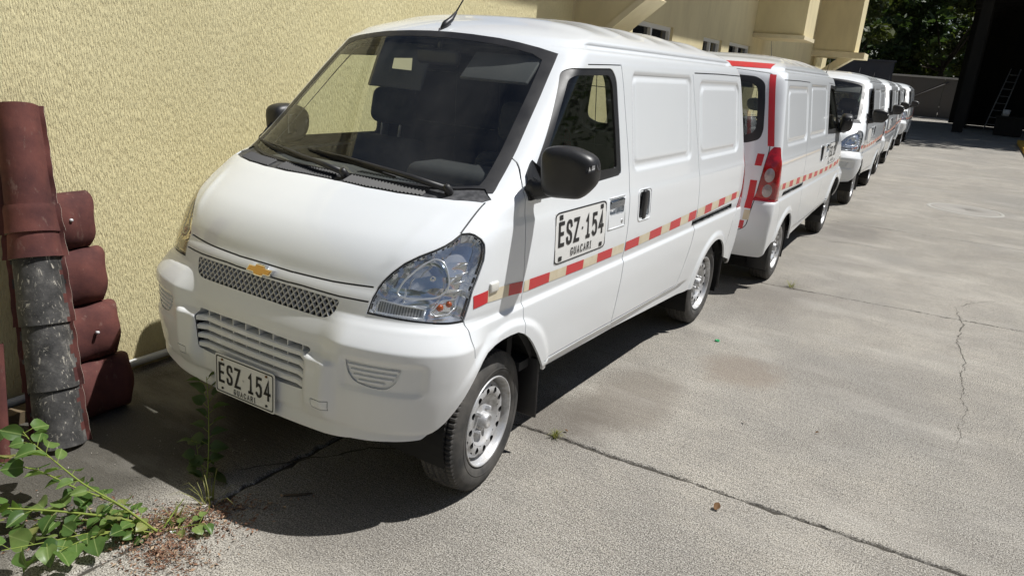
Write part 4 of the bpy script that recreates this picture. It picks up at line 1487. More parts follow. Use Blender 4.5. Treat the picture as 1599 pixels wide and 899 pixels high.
for s in (1, -1):
    rear_tape(s * .668, s * .716, 1.206, 1.745, -s * .108, nz=14, par=gate if False else None)
    rear_tape(s * .604, s * .656, 1.050, 1.142, s * .004, par=gate)
    rear_tape(s * .590, s * .642, .712, .935, s * .004, par=gate)
    rear_tape(s * .592, s * .640, .620, .700, s * .004, m=WHITE_T, name='cream_tape', par=gate)
    rear_tape(s * .560, s * .606, .545, .612, s * .004, par=gate)
SIGN_B = empty('door_lettering'); SIGN_B.parent = VAN
door_sign(1, SIGN_B, 'ESZ 154')
SIGN_B2 = empty('door_lettering'); SIGN_B2.parent = VAN
door_sign(-1, SIGN_B2, 'ESZ 154')
SIGN_C = empty('door_lettering')
door_sign(-1, SIGN_C, 'ESZ 237')
BM.free()

# ------------------------------------------------------------------ the fleet
GROUP = 'white cargo vans parked in a row along the wall'
tag(VAN, 'nearest white cargo van facing the camera with registration plate ESZ 154', 'van', GROUP)
def place(o, x, y, rz):
    o.location = (x, y, 0); o.rotation_euler = (0, 0, rz)
def strip_parts(o, names):
    for ch in list(o.children):
        strip_parts(ch, names)
        if ch.name.split('.')[0] in names: bpy.data.objects.remove(ch)
fleet = []
spots = [(.080, 8.255, math.pi + RAD(1.05), 'second white cargo van facing away with red tape on its rear corner'),
         (.03, 9.84, RAD(1.6), 'third white cargo van parked nose to nose with the second van'),
         (-.16, 14.75, RAD(2.2), 'fourth white cargo van half hidden behind the third one'),
         (-.43, 19.6, RAD(2.4), 'fifth white cargo van mostly hidden, only its mirror and side showing'),
         (-.56, 24.55, RAD(1.5), 'farthest white cargo van with its rear half in the tree shade')]
for x, y, rz, lab in spots:
    c = copy_tree(VAN)
    strip_parts(c, {'plate_character', 'plate_letter', 'plate_seal', 'sign_character', 'sign_letter'} if fleet else {'plate_character', 'plate_letter', 'plate_seal'})
    place(c, x, y, rz)
    tag(c, lab, 'van', GROUP)
    for ch in c.children:
        if ch.name.startswith('wheel') and ch.location.y < 1: ch.rotation_euler.z = 0 if ch.location.x > 0 else math.pi
    if not fleet:
        for ch in list(c.children):
            if ch.name.startswith('door_lettering') and ch.children[0].data.vertices[0].co.x < 0:
                for g in list(ch.children): bpy.data.objects.remove(g)
                bpy.data.objects.remove(ch)
        SIGN_C.parent = c
        for ch in c.children:
            if ch.name.startswith('door_mirror') and ch.location.x < 0: ch.rotation_euler.z = RAD(-70)
    fleet.append(c)
# the near van: its off-side mirror is folded back
MIRRORS[1].rotation_euler.z = RAD(-80)
MIRRORS[1].location.x += .075
# ------------------------------------------------------------------ setting: ground
def m_concrete(name, dark=0.0):
    m = mat(name, (.25, .24, .22), .9, 0, .25)
    g = N(m); c = g.coord()
    x, y, z = g.sep(c)
    big = g.noise(c, .55, 5, .6, .4)
    mid = g.noise(c, 3.1, 6, .62, .3)
    fine = g.noise(c, 38, 4, .7)
    grit = g.noise(c, 185, 3, .6)
    pit = g.noise(c, 62, 5, .8)
    broom = g.noise(g.mapping(c, (5, 75, 1), (0, 0, RAD(4))), 1.0, 4, .65)
    col = g.ramp(big, [(.32, (.27, .258, .232)), (.50, (.385, .355, .300)), (.68, (.48, .445, .380))])
    col = g.mix(g.ramp(g.noise(c, 1.25, 7, .68, .6), [(.36, .7), (.52, 0.0)]), col, (.235, .215, .185))
    col = g.mix(g.ramp(mid, [(.35, .55), (.62, 0.0)]), col, (.245, .228, .200))
    col = g.mix(g.ramp(grit, [(.42, .95), (.485, 0.0)]), col, (.055, .050, .044))
    col = g.mix(g.ramp(grit, [(.535, 0.0), (.61, .75)]), col, (.56, .54, .50))
    col = g.mix(g.ramp(pit, [(.38, .85), (.455, 0.0)]), col, (.085, .078, .068))
    col = g.mix(g.ramp(broom, [(.38, .40), (.52, 0.0)]), col, (.17, .16, .145))
    # stains: old oil, damp and algae along the wall side, brown patch beside the first van
    def blob(cx, cy, rx, ry, soft, amt, wob=.35):
        dx = g.math('DIVIDE', g.math('SUBTRACT', x, cx), rx); dy = g.math('DIVIDE', g.math('SUBTRACT', y, cy), ry)
        d = g.math('SQRT', g.math('ADD', g.math('MULTIPLY', dx, dx), g.math('MULTIPLY', dy, dy)))
        d = g.math('ADD', d, g.math('MULTIPLY', g.math('SUBTRACT', g.noise(c, 2.4 / max(rx, ry), 6, .65), .5), wob * 2.4))
        return g.ramp(d, [(1 - soft, amt), (1.0, 0.0)]) if soft < 1 else g.ramp(d, [(.0, amt), (1.0, 0.0)])
    for cx, cy, rx, ry, soft, amt, cc in ((-.75, -.1, .80, 3.5, .45, .86, (.050, .046, .038)), (-.6, 7, .9, 9, .5, .6, (.085, .078, .068)),
                                          (.92, 1.75, .28, .60, .45, .55, (.165, .143, .118)), (1.30, 2.62, .30, .34, .5, .50, (.195, .155, .120)),
                                          (.75, 1.35, .30, .35, .5, .55, (.120, .105, .088)), (1.0, 4.4, .5, .8, .6, .45, (.13, .115, .10)),
                                          (1.15, 8.2, .5, 1.2, .6, .5, (.13, .12, .11)), (.45, .1, .45, .5, .6, .35, (.12, .11, .10))):
        col = g.mix(blob(cx, cy, rx, ry, soft, amt), col, cc)
    # pale washed streaks
    col = g.mix(g.math('MULTIPLY', g.ramp(g.noise(g.mapping(c, (.7, 1.6, 1), (0, 0, RAD(12))), 1.3, 5, .6), [(.52, 0.0), (.74, .28)]), 1.0), col, (.52, .495, .445))
    g.base(col)
    h = g.math('ADD', g.math('ADD', g.math('MULTIPLY', grit, .35), g.math('MULTIPLY', pit, .5)), g.math('ADD', g.math('MULTIPLY', fine, .5), g.math('MULTIPLY', broom, .8)))
    g.normal(g.bump(h, .8, .006))
    g.rough(g.ramp(mid, [(.3, .78), (.7, .95)]))
    return m
CONC = m_concrete('weathered_concrete')
DIRT = mat('joint_dirt', (.055, .048, .038), .95)
ground = obj('ground', mesh('ground', [(-220, -160, -.03), (220, -160, -.03), (220, 320, -.03), (-220, 320, -.03)], [(0, 1, 2, 3)]), None, CONC)
tag(ground, None, kind='structure')
def slab(x0, x1, la, lb, name='concrete_slab'):
    """slab between two cross lines; la, lb = (y at x=0, slope); ragged arrises, a real joint all round"""
    g_ = .008 if la[0] < 2 and lb[0] < 3 else .0035
    def edge(p, q, n):
        d = (Vector(q) - Vector(p)); L = d.length; d.normalize(); nn = Vector((-d.y, d.x))
        out = []
        for i in range(n):
            t = i / n
            j = RNG.normal(0, .0034) + .004 * math.sin(t * 37 + p[0] * 9) * RNG.random()
            if RNG.random() < .10: j += RNG.uniform(.004, .018)
            out.append(Vector(p) + d * L * t + nn * j)
        return out
    P = [(x0 + g_, la[0] + la[1] * (x0) + g_), (x1 - g_, la[0] + la[1] * (x1) + g_), (x1 - g_, lb[0] + lb[1] * (x1) - g_), (x0 + g_, lb[0] + lb[1] * x0 - g_)]
    pts = []
    for i in range(4):
        L = (Vector(P[(i + 1) % 4]) - Vector(P[i])).length
        pts += edge(P[i], P[(i + 1) % 4], max(8, int(L / (.035 if la[0] < 9 else .12))))
    n = len(pts)
    cx_ = sum(p.x for p in pts) / n; cy_ = sum(p.y for p in pts) / n
    V = []
    for k, (ins, zz) in enumerate(((.012, 0.0), (.004, -.003), (0.0, -.009), (0.0, -.03))):
        for p in pts:
            d = Vector((cx_, cy_)) - p
            ax_ = Vector((math.copysign(1, d.x) if abs(abs(d.x) - (x1 - x0) / 2) < .08 else 0, 0))
            ay_ = Vector((0, math.copysign(1, d.y) if not ax_.x else 0))
            q = p + (ax_ + ay_) * ins
            V.append((q.x, q.y, zz))
    F = [tuple(range(n))]
    for k in range(3):
        for i in range(n): F.append((k * n + i, (k + 1) * n + i, (k + 1) * n + (i + 1) % n, k * n + (i + 1) % n))
    return MB().add(V, F).build(name, CONC, ground)
LINES = [(-9.5, .03), (-6.1, .03), (-2.6, .03), (1.115, .045), (4.68, .11), (8.6, .07), (12.4, .06), (16.2, .05), (20.0, .05), (23.8, .05), (27.6, .05), (31.4, .05)]
for i in range(len(LINES) - 1):
    slab(.035, 3.62, LINES[i], LINES[i + 1])
    slab(-3.4, .035, LINES[i], LINES[i + 1])
    slab(3.62, 8.0, LINES[i], LINES[i + 1])
# dirt lying in the joints
for i in range(1, 8):
    a, b = LINES[i]
    V = [(-2, a - 2 * b - .02, -.010), (6, a + 6 * b - .02, -.010), (6, a + 6 * b + .02, -.010), (-2, a - 2 * b + .02, -.010)]
    MB().add(V, [(0, 1, 2, 3)]).build('joint_filling', DIRT, ground)
MB().add([(.02, -9, -.011), (.05, -9, -.011), (.05, 30, -.011), (.02, 30, -.011)], [(0, 1, 2, 3)]).build('joint_filling', DIRT, ground)
def crack(pts, w0, w1, n=60):
    P = [Vector(p) for p in pts]
    L = [0]
    for i in range(len(P) - 1): L.append(L[-1] + (P[i + 1] - P[i]).length)
    V = []; F = []
    off = 0
    for k in range(n + 1):
        t = L[-1] * k / n
        i = max(j for j in range(len(L) - 1) if L[j] <= t + 1e-9)
        p = P[i].lerp(P[i + 1], (t - L[i]) / (L[i + 1] - L[i]))
        d = (P[i + 1] - P[i]).normalized(); nn = Vector((-d.y, d.x))
        off = off * .8 + RNG.normal(0, .007)
        p = p + nn * off
        w = (w0 + (w1 - w0) * k / n) * (.5 + RNG.random()) * (1 - (2 * k / n - 1) ** 8 * .9)
        V.append((*(p + nn * w / 2), .0012)); V.append((*(p - nn * w / 2), .0012))
    for k in range(n): F.append((2 * k, 2 * k + 1, 2 * k + 3, 2 * k + 2))
    MB().add(V, F).build('crack', DIRT, ground)
crack([(2.36, 5.35), (2.44, 4.75), (2.41, 4.25), (2.47, 3.9), (2.45, 3.4), (2.48, 2.9), (2.43, 2.3)], .0085, .002, 150)
crack([(2.36, 5.35), (2.55, 5.7), (2.75, 5.9)], .006, .002, 24)
crack([(1.02, 7.2), (1.35, 7.35), (1.75, 7.32)], .012, .004, 24)
crack([(-.1, .02), (.12, .32), (.22, .52), (.42, .70)], .010, .004, 30)
crack([(1.6, 9.6), (2.3, 9.3), (3.1, 9.5)], .010, .004, 30)
mb = MB(); mb.lathe([(-.004, .001), (.004, .001), (.004, .46), (.002, .47), (-.004, .475)], 48)
mb.V = [(v[1] + 2.30, v[2] + 11.7, v[0] + .002) for v in mb.V]
mh = mb.build('manhole_cover', mat('iron_cover', (.27, .255, .23), .85)); tag(mh, 'round flush manhole cover in the concrete yard', 'manhole cover')
mb = MB(); mb.lathe([(.002, .475), (.007, .478), (.007, .53), (-.004, .54)], 48); mb.V = [(v[1], v[2], v[0]) for v in mb.V]
o = mb.build('cover_frame', mat('cover_concrete', (.34, .33, .30), .9), mh); o.location = (2.30, 11.7, 0)

# ------------------------------------------------------------------ setting: stucco wall and building
WALL = Matrix.Translation((-1.28, .2, 0)) @ Matrix.Rotation(RAD(2.5), 4, 'Z')
WROT = RAD(2.5)
def m_stucco():
    m = mat('yellow_stucco', (.72, .58, .30), .9, 0, .2)
    g = N(m); c = g.coord()
    w1 = g.noise(g.mapping(c, (1, 175, 28)), 1.0, 3, .55, .25)
    w2 = g.noise(g.mapping(c, (1, 260, 46)), 1.0, 3, .6, .2)
    gr = g.noise(c, 170, 3, .7)
    ridge = g.ramp(w1, [(.36, 0.0), (.50, .75), (.62, 1.0)])
    h = g.math('ADD', g.math('MULTIPLY', ridge, 1.0), g.math('ADD', g.math('MULTIPLY', w2, .7), g.math('MULTIPLY', gr, .16)))
    big = g.noise(c, 1.1, 5, .6)
    col = g.ramp(big, [(.3, (.77, .69, .405)), (.6, (.84, .76, .465)), (.8, (.86, .79, .51))])
    col = g.mix(g.ramp(ridge, [(.0, .28), (.6, 0.0)]), col, (.66, .53, .28))
    z = g.sep(c)[2]
    splash = g.ramp(g.math('ADD', z, g.math('MULTIPLY', g.noise(c, 3, 6, .7), .5)), [(.22, .75), (.50, 0.0)])
    col = g.mix(splash, col, (.40, .31, .17))
    g.base(col)
    g.normal(g.bump(h, .9, .0036))
    return m
STUCCO = m_stucco()
def m_plain(name, col, dirt=(.35, .28, .16), amt=.35):
    m = mat(name, col, .85, 0, .2)
    g = N(m); c = g.coord()
    f = g.ramp(g.noise(g.mapping(c, (2, 2, .6)), 1.2, 6, .65), [(.42, 0.0), (.8, amt)])
    g.base(g.mix(f, col, dirt))
    g.normal(g.bump(g.noise(c, 60, 4, .6), .25, .004))
    return m
YEL = m_plain('yellow_render', (.72, .63, .39))
YEL2 = m_plain('pale_yellow_render', (.74, .66, .45))
wl = obj('stucco_wall', None) if False else None
mb = MB(); mb.box((-.22, -9, -.05), (0, 5.05, 2.55)); mb.box((-.26, -9, 2.55), (.04, 5.05, 2.62))
wall = mb.build('stucco_wall', STUCCO); wall.matrix_world = WALL
tag(wall, 'yellow rough combed stucco wall beside the nearest van', 'wall')
# yellow house beyond the wall
hs_ = empty('house'); hs_.matrix_world = WALL
tag(hs_, 'yellow rendered house with deep concrete brackets and white windows beyond the stucco wall', 'house')
def hpart(name, m, fn):
    mb = MB(); fn(mb); return mb.build(name, m, hs_)
WINS = [(6.78, 8.32, 1.30, 2.28), (9.86, 10.98, 1.55, 2.26), (11.50, 13.15, 1.40, 2.28), (16.0, 17.6, 1.3, 2.2)]
def house_wall(mb):
    ys = [5.05] + [v for w in WINS for v in w[:2]] + [24.0]
    zt = 5.2
    for i in range(0, len(ys) - 1):
        if i % 2 == 0: mb.box((-.2, ys[i], -.05), (0, ys[i + 1], zt))
        else:
            w = WINS[i // 2]
            mb.box((-.2, ys[i], -.05), (0, ys[i + 1], w[2])); mb.box((-.2, ys[i], w[3]), (0, ys[i + 1], zt))
hpart('house_wall', YEL, house_wall)
WFR = mat('white_window_frame', (.70, .70, .68), .5)
PANE = mat('dark_pane', (.02, .022, .025), .08, 0, .6)
for y0, y1, z0, z1 in WINS:
    mb = MB()
    t = .055
    mb.box((-.12, y0, z0), (-.04, y0 + t, z1)); mb.box((-.12, y1 - t, z0), (-.04, y1, z1))
    mb.box((-.12, y0 + t, z0), (-.04, y1 - t, z0 + t)); mb.box((-.12, y0 + t, z1 - t), (-.04, y1 - t, z1))
    ym = (y0 + y1) / 2
    mb.box((-.118, ym - .03, z0 + t), (-.042, ym + .03, z1 - t))
    fr = mb.build('window', WFR, hs_)
    for a, b in ((y0 + t, ym - .03), (ym + .03, y1 - t)):
        mb = MB(); mb.box((-.095, a, z0 + t), (-.085, b, z1 - t)); mb.build('pane', PANE, fr)
# brackets: diagonal strut below, solid block above, lit end faces
def bracket(y, w, d, zb, zt, strut, drop, name='bracket'):
    root = hpart(name, YEL, lambda mb: mb.box((.001, y, zb), (d, y + w, zt)))
    if strut:
        mb = MB()
        prof = [(.0, zb - drop), (.0, zb - drop - .16), (d * 1.02, zb - .12), (d * 1.02, zb - .002), (d * .8, zb - .002)]
        mb.prism([(p[0], p[1]) for p in prof], y + w * .2, y + w * .75, 1)
        mb.build('strut', YEL2, root)
    return root
def tri_bracket(mb):
    mb.prism([(.001, 1.78), (.34, 2.08), (.72, 2.40), (1.05, 2.75), (1.05, 4.6), (.001, 4.6)], 5.12, 5.42, 1)
hpart('bracket', YEL, tri_bracket)
hpart('bracket_edge', YEL2, lambda mb: mb.prism([(.341, 2.075), (.40, 2.05), (.78, 2.37), (.721, 2.395)], 5.10, 5.60, 1))
bracket(13.2, 1.15, .92, 2.53, 5.2, False, 0)
hpart('bracket_ledge', YEL2, lambda mb: mb.box((.001, 13.15, 2.46), (.95, 14.4, 2.529)))
bracket(20.8, 1.1, 1.08, 2.58, 5.2, True, .75)
hpart('bracket_ledge', YEL2, lambda mb: mb.box((.001, 20.75, 2.42), (1.35, 21.95, 2.579)))
hpart('eave', YEL2, lambda mb: mb.box((-1.2, 4.1, 5.2), (1.25, 24.0, 5.38)))
ROOFT = mat('clay_roof', (.30, .12, .07), .85)
def roof(mb):
    mb.prism([(-4.6, 7.2), (1.4, 5.38), (1.4, 5.50), (-4.6, 7.34)], 4.0, 24.1, 1)
hpart('roof', ROOFT, roof)
mb = MB(); mb.tube([(.05, 14.9, 1.6), (.05, 14.9, 2.12), (.06, 14.86, 2.16)], .012, 6); hpipe = mb.build('wall_pipe', BLACK, hs_)

# conduit along the foot of the wall
CONDM = mat('grey_pvc', (.60, .61, .62), .4)
mb = MB(); mb.tube([(.030, y, .052 - .004 * math.sin(y * 2.1)) for y in np.linspace(-3, 4.8, 24)], .020, 10)
cd_ = mb.build('conduit', CONDM); cd_.matrix_world = WALL
tag(cd_, 'pale grey plastic conduit along the foot of the yellow wall', 'conduit')
for y in (.42, -.12):
    mb = MB(); mb.lathe([(-.03, .0215), (-.03, .025), (.03, .025), (.03, .0215)], 14)
    mb.V = [(v[1] + .030, v[0] + y, v[2] + .052) for v in mb.V]
    mb.build('coupling', CONDM, cd_)

# ------------------------------------------------------------------ far end of the yard
GATEM = m_plain('grey_sheet_gate', (.14, .132, .13), (.16, .14, .12), .5)
gt = empty('sheet_gate', (0, 57, 0)); tag(gt, 'grey sheet metal gate with a diagonal brace across the far end', 'gate')
for k in range(5):
    x = -6.2 + k * 1.95
    mb = MB(); mb.box((x + .01, 0, .08), (x + 1.94, .05, 2.62)); mb.build('gate_panel', GATEM, gt)
mb = MB(); mb.tube([(-3.9, -.05, .25), (-.1, -.05, 2.4)], .05, 6); mb.build('brace', GATEM, gt)
mb = MB(); mb.box((-6.3, -.03, 2.62), (3.7, .08, 2.74)); mb.build('top_rail', mat('pale_rail', (.55, .54, .52), .6), gt)
for x in (-6.3, 3.6):
    mb = MB(); mb.box((x, -.06, 0), (x + .14, .1, 2.8)); mb.build('gate_post', GATEM, gt)
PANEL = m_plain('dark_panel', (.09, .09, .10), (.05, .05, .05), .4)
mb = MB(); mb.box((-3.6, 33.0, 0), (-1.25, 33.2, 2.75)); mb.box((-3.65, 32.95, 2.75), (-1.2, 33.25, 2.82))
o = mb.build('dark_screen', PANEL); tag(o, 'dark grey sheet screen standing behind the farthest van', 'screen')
# open shed on the right
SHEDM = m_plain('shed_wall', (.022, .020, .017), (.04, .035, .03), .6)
sh = empty('shed', (0, 0, 0)); tag(sh, 'dark open shed with posts on the right at the far end', 'shed')
def sp(name, fn, m=SHEDM):
    mb = MB(); fn(mb); return mb.build(name, m, sh)
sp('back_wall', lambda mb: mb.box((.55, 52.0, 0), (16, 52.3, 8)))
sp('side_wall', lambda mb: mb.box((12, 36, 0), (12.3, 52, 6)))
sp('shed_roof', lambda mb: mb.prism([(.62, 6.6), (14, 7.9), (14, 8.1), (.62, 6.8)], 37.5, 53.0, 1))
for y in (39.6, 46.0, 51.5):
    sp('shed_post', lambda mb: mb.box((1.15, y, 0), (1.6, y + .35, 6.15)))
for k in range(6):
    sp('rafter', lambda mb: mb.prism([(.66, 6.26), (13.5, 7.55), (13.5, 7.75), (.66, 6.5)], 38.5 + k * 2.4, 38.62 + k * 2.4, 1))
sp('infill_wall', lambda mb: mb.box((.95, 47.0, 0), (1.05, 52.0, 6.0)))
def crates(mb):
    mb.box((2.9, 45.2, 0), (4.1, 46.6, .95)); mb.box((4.3, 45.0, 0), (5.2, 46.4, 1.35))
# ladder leaning on the shed post
LAD = mat('worn_aluminium', (.20, .195, .185), .6, .2)
ld = empty('ladder', (2.45, 46.2, 0)); tag(ld, 'grey step ladder leaning inside the dark shed', 'ladder')
for x in (0, .55):
    mb = MB(); mb.tube([(x, -.6, 0), (x * .8 + .55, .35, 3.2)], .035, 6); mb.build('stile', LAD, ld)
for k in range(8):
    t = .1 + k * .115
    mb = MB(); mb.tube([(.55 * t, -.6 + .95 * t, 3.2 * t), (.55 + (.44 - .0) * t, -.6 + .95 * t, 3.2 * t)], .02, 6); mb.build('rung', LAD, ld)
bn = MB(); bn.box((2.85, 41.2, 0), (4.0, 42.2, .8)); bn.box((2.80, 41.15, .8), (4.05, 42.25, .88)); bno = bn.build('workbench', SHEDM); tag(bno, 'dark low workbench under the shed beside the post', 'bench')
bk = MB(); bk.lathe([(0, .001), (0, .13), (.30, .16), (.30, .15), (.02, .12)], 16); bk.V = [(v[1] + 3.2, v[2] + 41.7, v[0] + .882) for v in bk.V]
bko = bk.build('bucket', mat('white_pail', (.55, .54, .52), .5)); tag(bko, 'small white pail standing on the workbench', 'bucket')
KERBM = m_plain('yellow_kerb_paint', (.62, .36, .05), (.25, .18, .10), .6)
for k in range(9):
    y = 17 + k * 2.0
    mb = MB(); mb.rbox((3.62 + .006 * k, y + .01, -.02), (3.86 + .006 * k, y + 1.98, .14), .02, 2)
    o = mb.build('kerb_stone', KERBM, ground)

# ------------------------------------------------------------------ trees
def m_leaf(name, a, b):
    m = mat(name, a, .55, 0, .35)
    g = N(m)
    oi = g.n('ShaderNodeNewGeometry')
    f = g.noise(g.coord(), .9, 3, .6)
    g.base(g.mix(g.ramp(g.math('ADD', g.math('MULTIPLY', oi.outputs['Random Per Island'], .7), g.math('MULTIPLY', f, .5)), [(.25, 0.0), (.85, 1.0)]), a, b))
    tr = g.n('ShaderNodeBsdfTranslucent'); tr.inputs[0].default_value = (b[0] * 1.4, b[1] * 1.5, b[2] * .8, 1)
    mx = g.n('ShaderNodeMixShader'); mx.inputs[0].default_value = .25
    out = g.t.nodes['Material Output']
    g.t.links.new(g.b.outputs[0], mx.inputs[1]); g.t.links.new(tr.outputs[0], mx.inputs[2]); g.t.links.new(mx.outputs[0], out.inputs[0])
    return m
LEAF_A = m_leaf('tree_leaf_dark', (.018, .036, .012), (.055, .090, .026))
LEAF_B = m_leaf('tree_leaf_olive', (.030, .046, .014), (.090, .110, .030))
BARK = m_plain('bark', (.10, .08, .06), (.05, .04, .03), .6)
def crown_mesh(name, center, rad, nclump, nleaf, size, flat=.5):
    """clumped crown: leaves gathered round twig ends on and in an uneven ellipsoid"""
    cl = RNG.normal(size=(nclump, 3)); cl /= np.linalg.norm(cl, axis=1, keepdims=True)
    rr = RNG.uniform(.45, 1.05, nclump) ** .8
    cl = cl * rr[:, None] * np.array(rad)
    crad = RNG.uniform(.14, .27, nclump) * max(rad) * .9
    per = max(6, nleaf // nclump)
    n = nclump * per
    d = RNG.normal(size=(n, 3)); d /= np.linalg.norm(d, axis=1, keepdims=True)
    P = np.repeat(cl, per, 0) + d * (RNG.uniform(.2, 1, n) ** .6 * np.repeat(crad, per))[:, None] * np.array([1, 1, flat + .25])
    P += np.array(center)
    a = RNG.normal(size=(n, 3)); a[:, 2] *= .6; a /= np.linalg.norm(a, axis=1, keepdims=True)
    b = np.cross(a, RNG.normal(size=(n, 3))); b /= np.maximum(np.linalg.norm(b, axis=1, keepdims=True), 1e-6)
    s = (size * RNG.uniform(.6, 1.35, n))[:, None]
    V = np.stack([P - a * s, P + b * s * .42, P + a * s, P - b * s * .42], 1).reshape(-1, 3)
    me = bpy.data.meshes.new(name)
    me.vertices.add(4 * n); me.vertices.foreach_set('co', V.ravel().astype(np.float32))
    me.loops.add(4 * n); me.loops.foreach_set('vertex_index', np.arange(4 * n, dtype=np.int32))
    me.polygons.add(n); me.polygons.foreach_set('loop_start', np.arange(0, 4 * n, 4, dtype=np.int32)); me.polygons.foreach_set('loop_total', np.full(n, 4, np.int32))
    me.update(); me.validate()
    return me, cl + np.array(center)
def tree(label, base, center, rad, nclump, nleaf, size, m, trunk=.3, group=None):
    root = empty('tree', base); tag(root, label, 'tree', group)
    rel = Vector(center) - Vector(base)
    me, cl = crown_mesh('crown', tuple(rel), rad, nclump, nleaf, size)
    obj('crown', me, root, m)
    mb = MB()
    top = rel - Vector((0, 0, rad[2] * .35))
    mb.tube([(0, 0, -.1), (top.x * .1, top.y * .1, top.z * .35), (top.x * .45, top.y * .45, top.z * .7), tuple(top)], [trunk, trunk * .8, trunk * .6, trunk * .4], 9)
    mb.build('trunk', BARK, root)
    mb = MB()
    for q in cl[::max(1, len(cl) // 9)]:
        st = Vector((top.x * .6, top.y * .6, top.z * .8)); e = Vector(q); md = st.lerp(e, .5) + Vector((0, 0, .4))
        mb.tube([st, md, e], [trunk * .35, trunk * .2, trunk * .06], 6)
    mb.build('limb', BARK, root)
TG = 'trees at the far end of the yard'
tree('tall dark tree behind the gate, left of the far vans', (-7.5, 66, 0), (-7.5, 66, 6.5), (6.0, 5.0, 6.2), 60, 9000, .30, LEAF_A, .35, TG)
tree('dense dark tree right behind the middle of the gate', (-1.2, 67, 0), (-1.2, 67, 6.3), (5.0, 4.5, 6.0), 60, 9000, .30, LEAF_B, .3, TG)
tree('dark leafy tree behind the right end of the gate', (5.5, 65, 0), (5.5, 65, 7.0), (5.5, 4.5, 6.5), 60, 9000, .30, LEAF_A, .3, TG)
tree('pale olive bushy tree beside the yellow house corner', (-8.5, 48, 0), (-8.0, 48, 5.8), (5.2, 5.0, 5.0), 60, 9000, .24, LEAF_B, .3, TG)
tree('big spreading shade tree overhanging the far half of the yard', (9.0, 41, 0), (4.0, 41.5, 12.5), (11.5, 9.5, 3.4), 170, 46000, .28, LEAF_A, .45, TG)
tree('broad shade tree with low crown over the house end', (-12, 38, 0), (-5.0, 40, 11.8), (6.5, 8.0, 3.2), 110, 22000, .28, LEAF_A, .4, TG)
me, _ = crown_mesh('woodland', (0, 92, 8), (48, 8, 10), 170, 22000, .7)
o = obj('woodland', me, None, LEAF_A); tag(o, 'dark woodland filling the background', kind='stuff')

# ------------------------------------------------------------------ across the yard, seen only in reflections
opp = empty('house', (13.5, -4, 0)); tag(opp, 'pale house across the yard with dark windows', 'house')
def op(name, fn, m):
    mb = MB(); fn(mb); return mb.build(name, m, opp)
op('house_wall', lambda mb: mb.box((0, -13, -.05), (7, 15, 4.6)), YEL2)
op('roof', lambda mb: mb.prism([(-.7, 4.6), (7.7, 4.6), (3.5, 6.6)], -13.6, 15.6, 1), ROOFT)
for k in range(6):
    fr = op('window', lambda mb: mb.box((-.06, -11 + k * 4.3, 1.1), (.02, -9.2 + k * 4.3, 2.5)), WFR)
    mb = MB(); mb.box((-.08, -10.9 + k * 4.3, 1.2), (-.061, -9.3 + k * 4.3, 2.4)); mb.build('pane', PANE, fr)
HILL = m_plain('far_hill', (.06, .075, .04), (.10, .09, .05), .6)
V = []; F = []
for i in range(41):
    t = math.pi * (-.75 + 1.2 * i / 40)
    h = 26 + 9 * math.sin(i * .7) + 6 * math.sin(i * 1.9 + 1)
    for r, z in ((120, -1), (150, h * .55), (185, h), (215, -1)): V.append((r * math.cos(t), r * math.sin(t), z))
for i in range(40):
    for j in range(3): F.append((i * 4 + j, i * 4 + j + 1, i * 4 + 5 + j, i * 4 + 4 + j))
o = MB().add(V, F, 0, True).build('hills', HILL); tag(o, None, kind='structure')
tree('rounded tree behind the camera at the yard entrance', (4.0, -17, 0), (4.0, -17, 4.6), (4.2, 4.0, 3.4), 40, 3000, .36, LEAF_B, .25, TG)
tree('dark tree beside the house across the yard', (9.0, -19, 0), (9.0, -19, 5.2), (4.6, 4.2, 4.0), 40, 3000, .36, LEAF_A, .28, TG)
tree('tree behind the camera close to the stucco wall end', (-4.0, -18, 0), (-4.0, -18, 4.4), (4.0, 3.8, 3.2), 40, 3000, .36, LEAF_A, .25, TG)
# ------------------------------------------------------------------ roof-tile sheets leaning on the wall
def m_maroon():
    m = mat('maroon_tile', (.16, .045, .036), .85, 0, .3)
    g = N(m); c = g.coord()
    a = g.ramp(g.noise(c, 5, 6, .65), [(.35, 0.0), (.7, 1.0)])
    col = g.mix(a, (.060, .022, .022), (.150, .052, .042))
    col = g.mix(g.ramp(g.noise(g.mapping(c, (3, 3, 1)), 9, 6, .7), [(.60, 0.0), (.72, .5)]), col, (.24, .17, .14))
    g.base(col); g.normal(g.bump(g.noise(c, 45, 5, .6), .3, .004))
    return m
MAROON = m_maroon()
def m_sooty():
    m = mat('weathered_grey_tile', (.09, .088, .085), .8)
    g = N(m); c = g.coord()
    col = g.ramp(g.noise(c, 10, 8, .72), [(.34, (.014, .014, .014)), (.54, (.062, .060, .058)), (.74, (.20, .19, .175))])
    sc = g.noise(g.mapping(c, (34, 34, 11), (.3, .2, .5)), 1.0, 6, .62, 2.2)
    col = g.mix(g.ramp(sc, [(.60, 0.0), (.66, .85)]), col, (.44, .41, .35))
    sc2 = g.noise(g.mapping(c, (7, 7, 7)), 1.5, 7, .75, .8)
    col = g.mix(g.ramp(sc2, [(.60, 0.0), (.68, .9)]), col, (.40, .37, .31))
    g.base(col); g.normal(g.bump(g.noise(c, 60, 6, .65), .5, .004))
    return m
SOOT = m_sooty()
EDGE = mat('broken_tile_edge', (.50, .44, .38), .9)
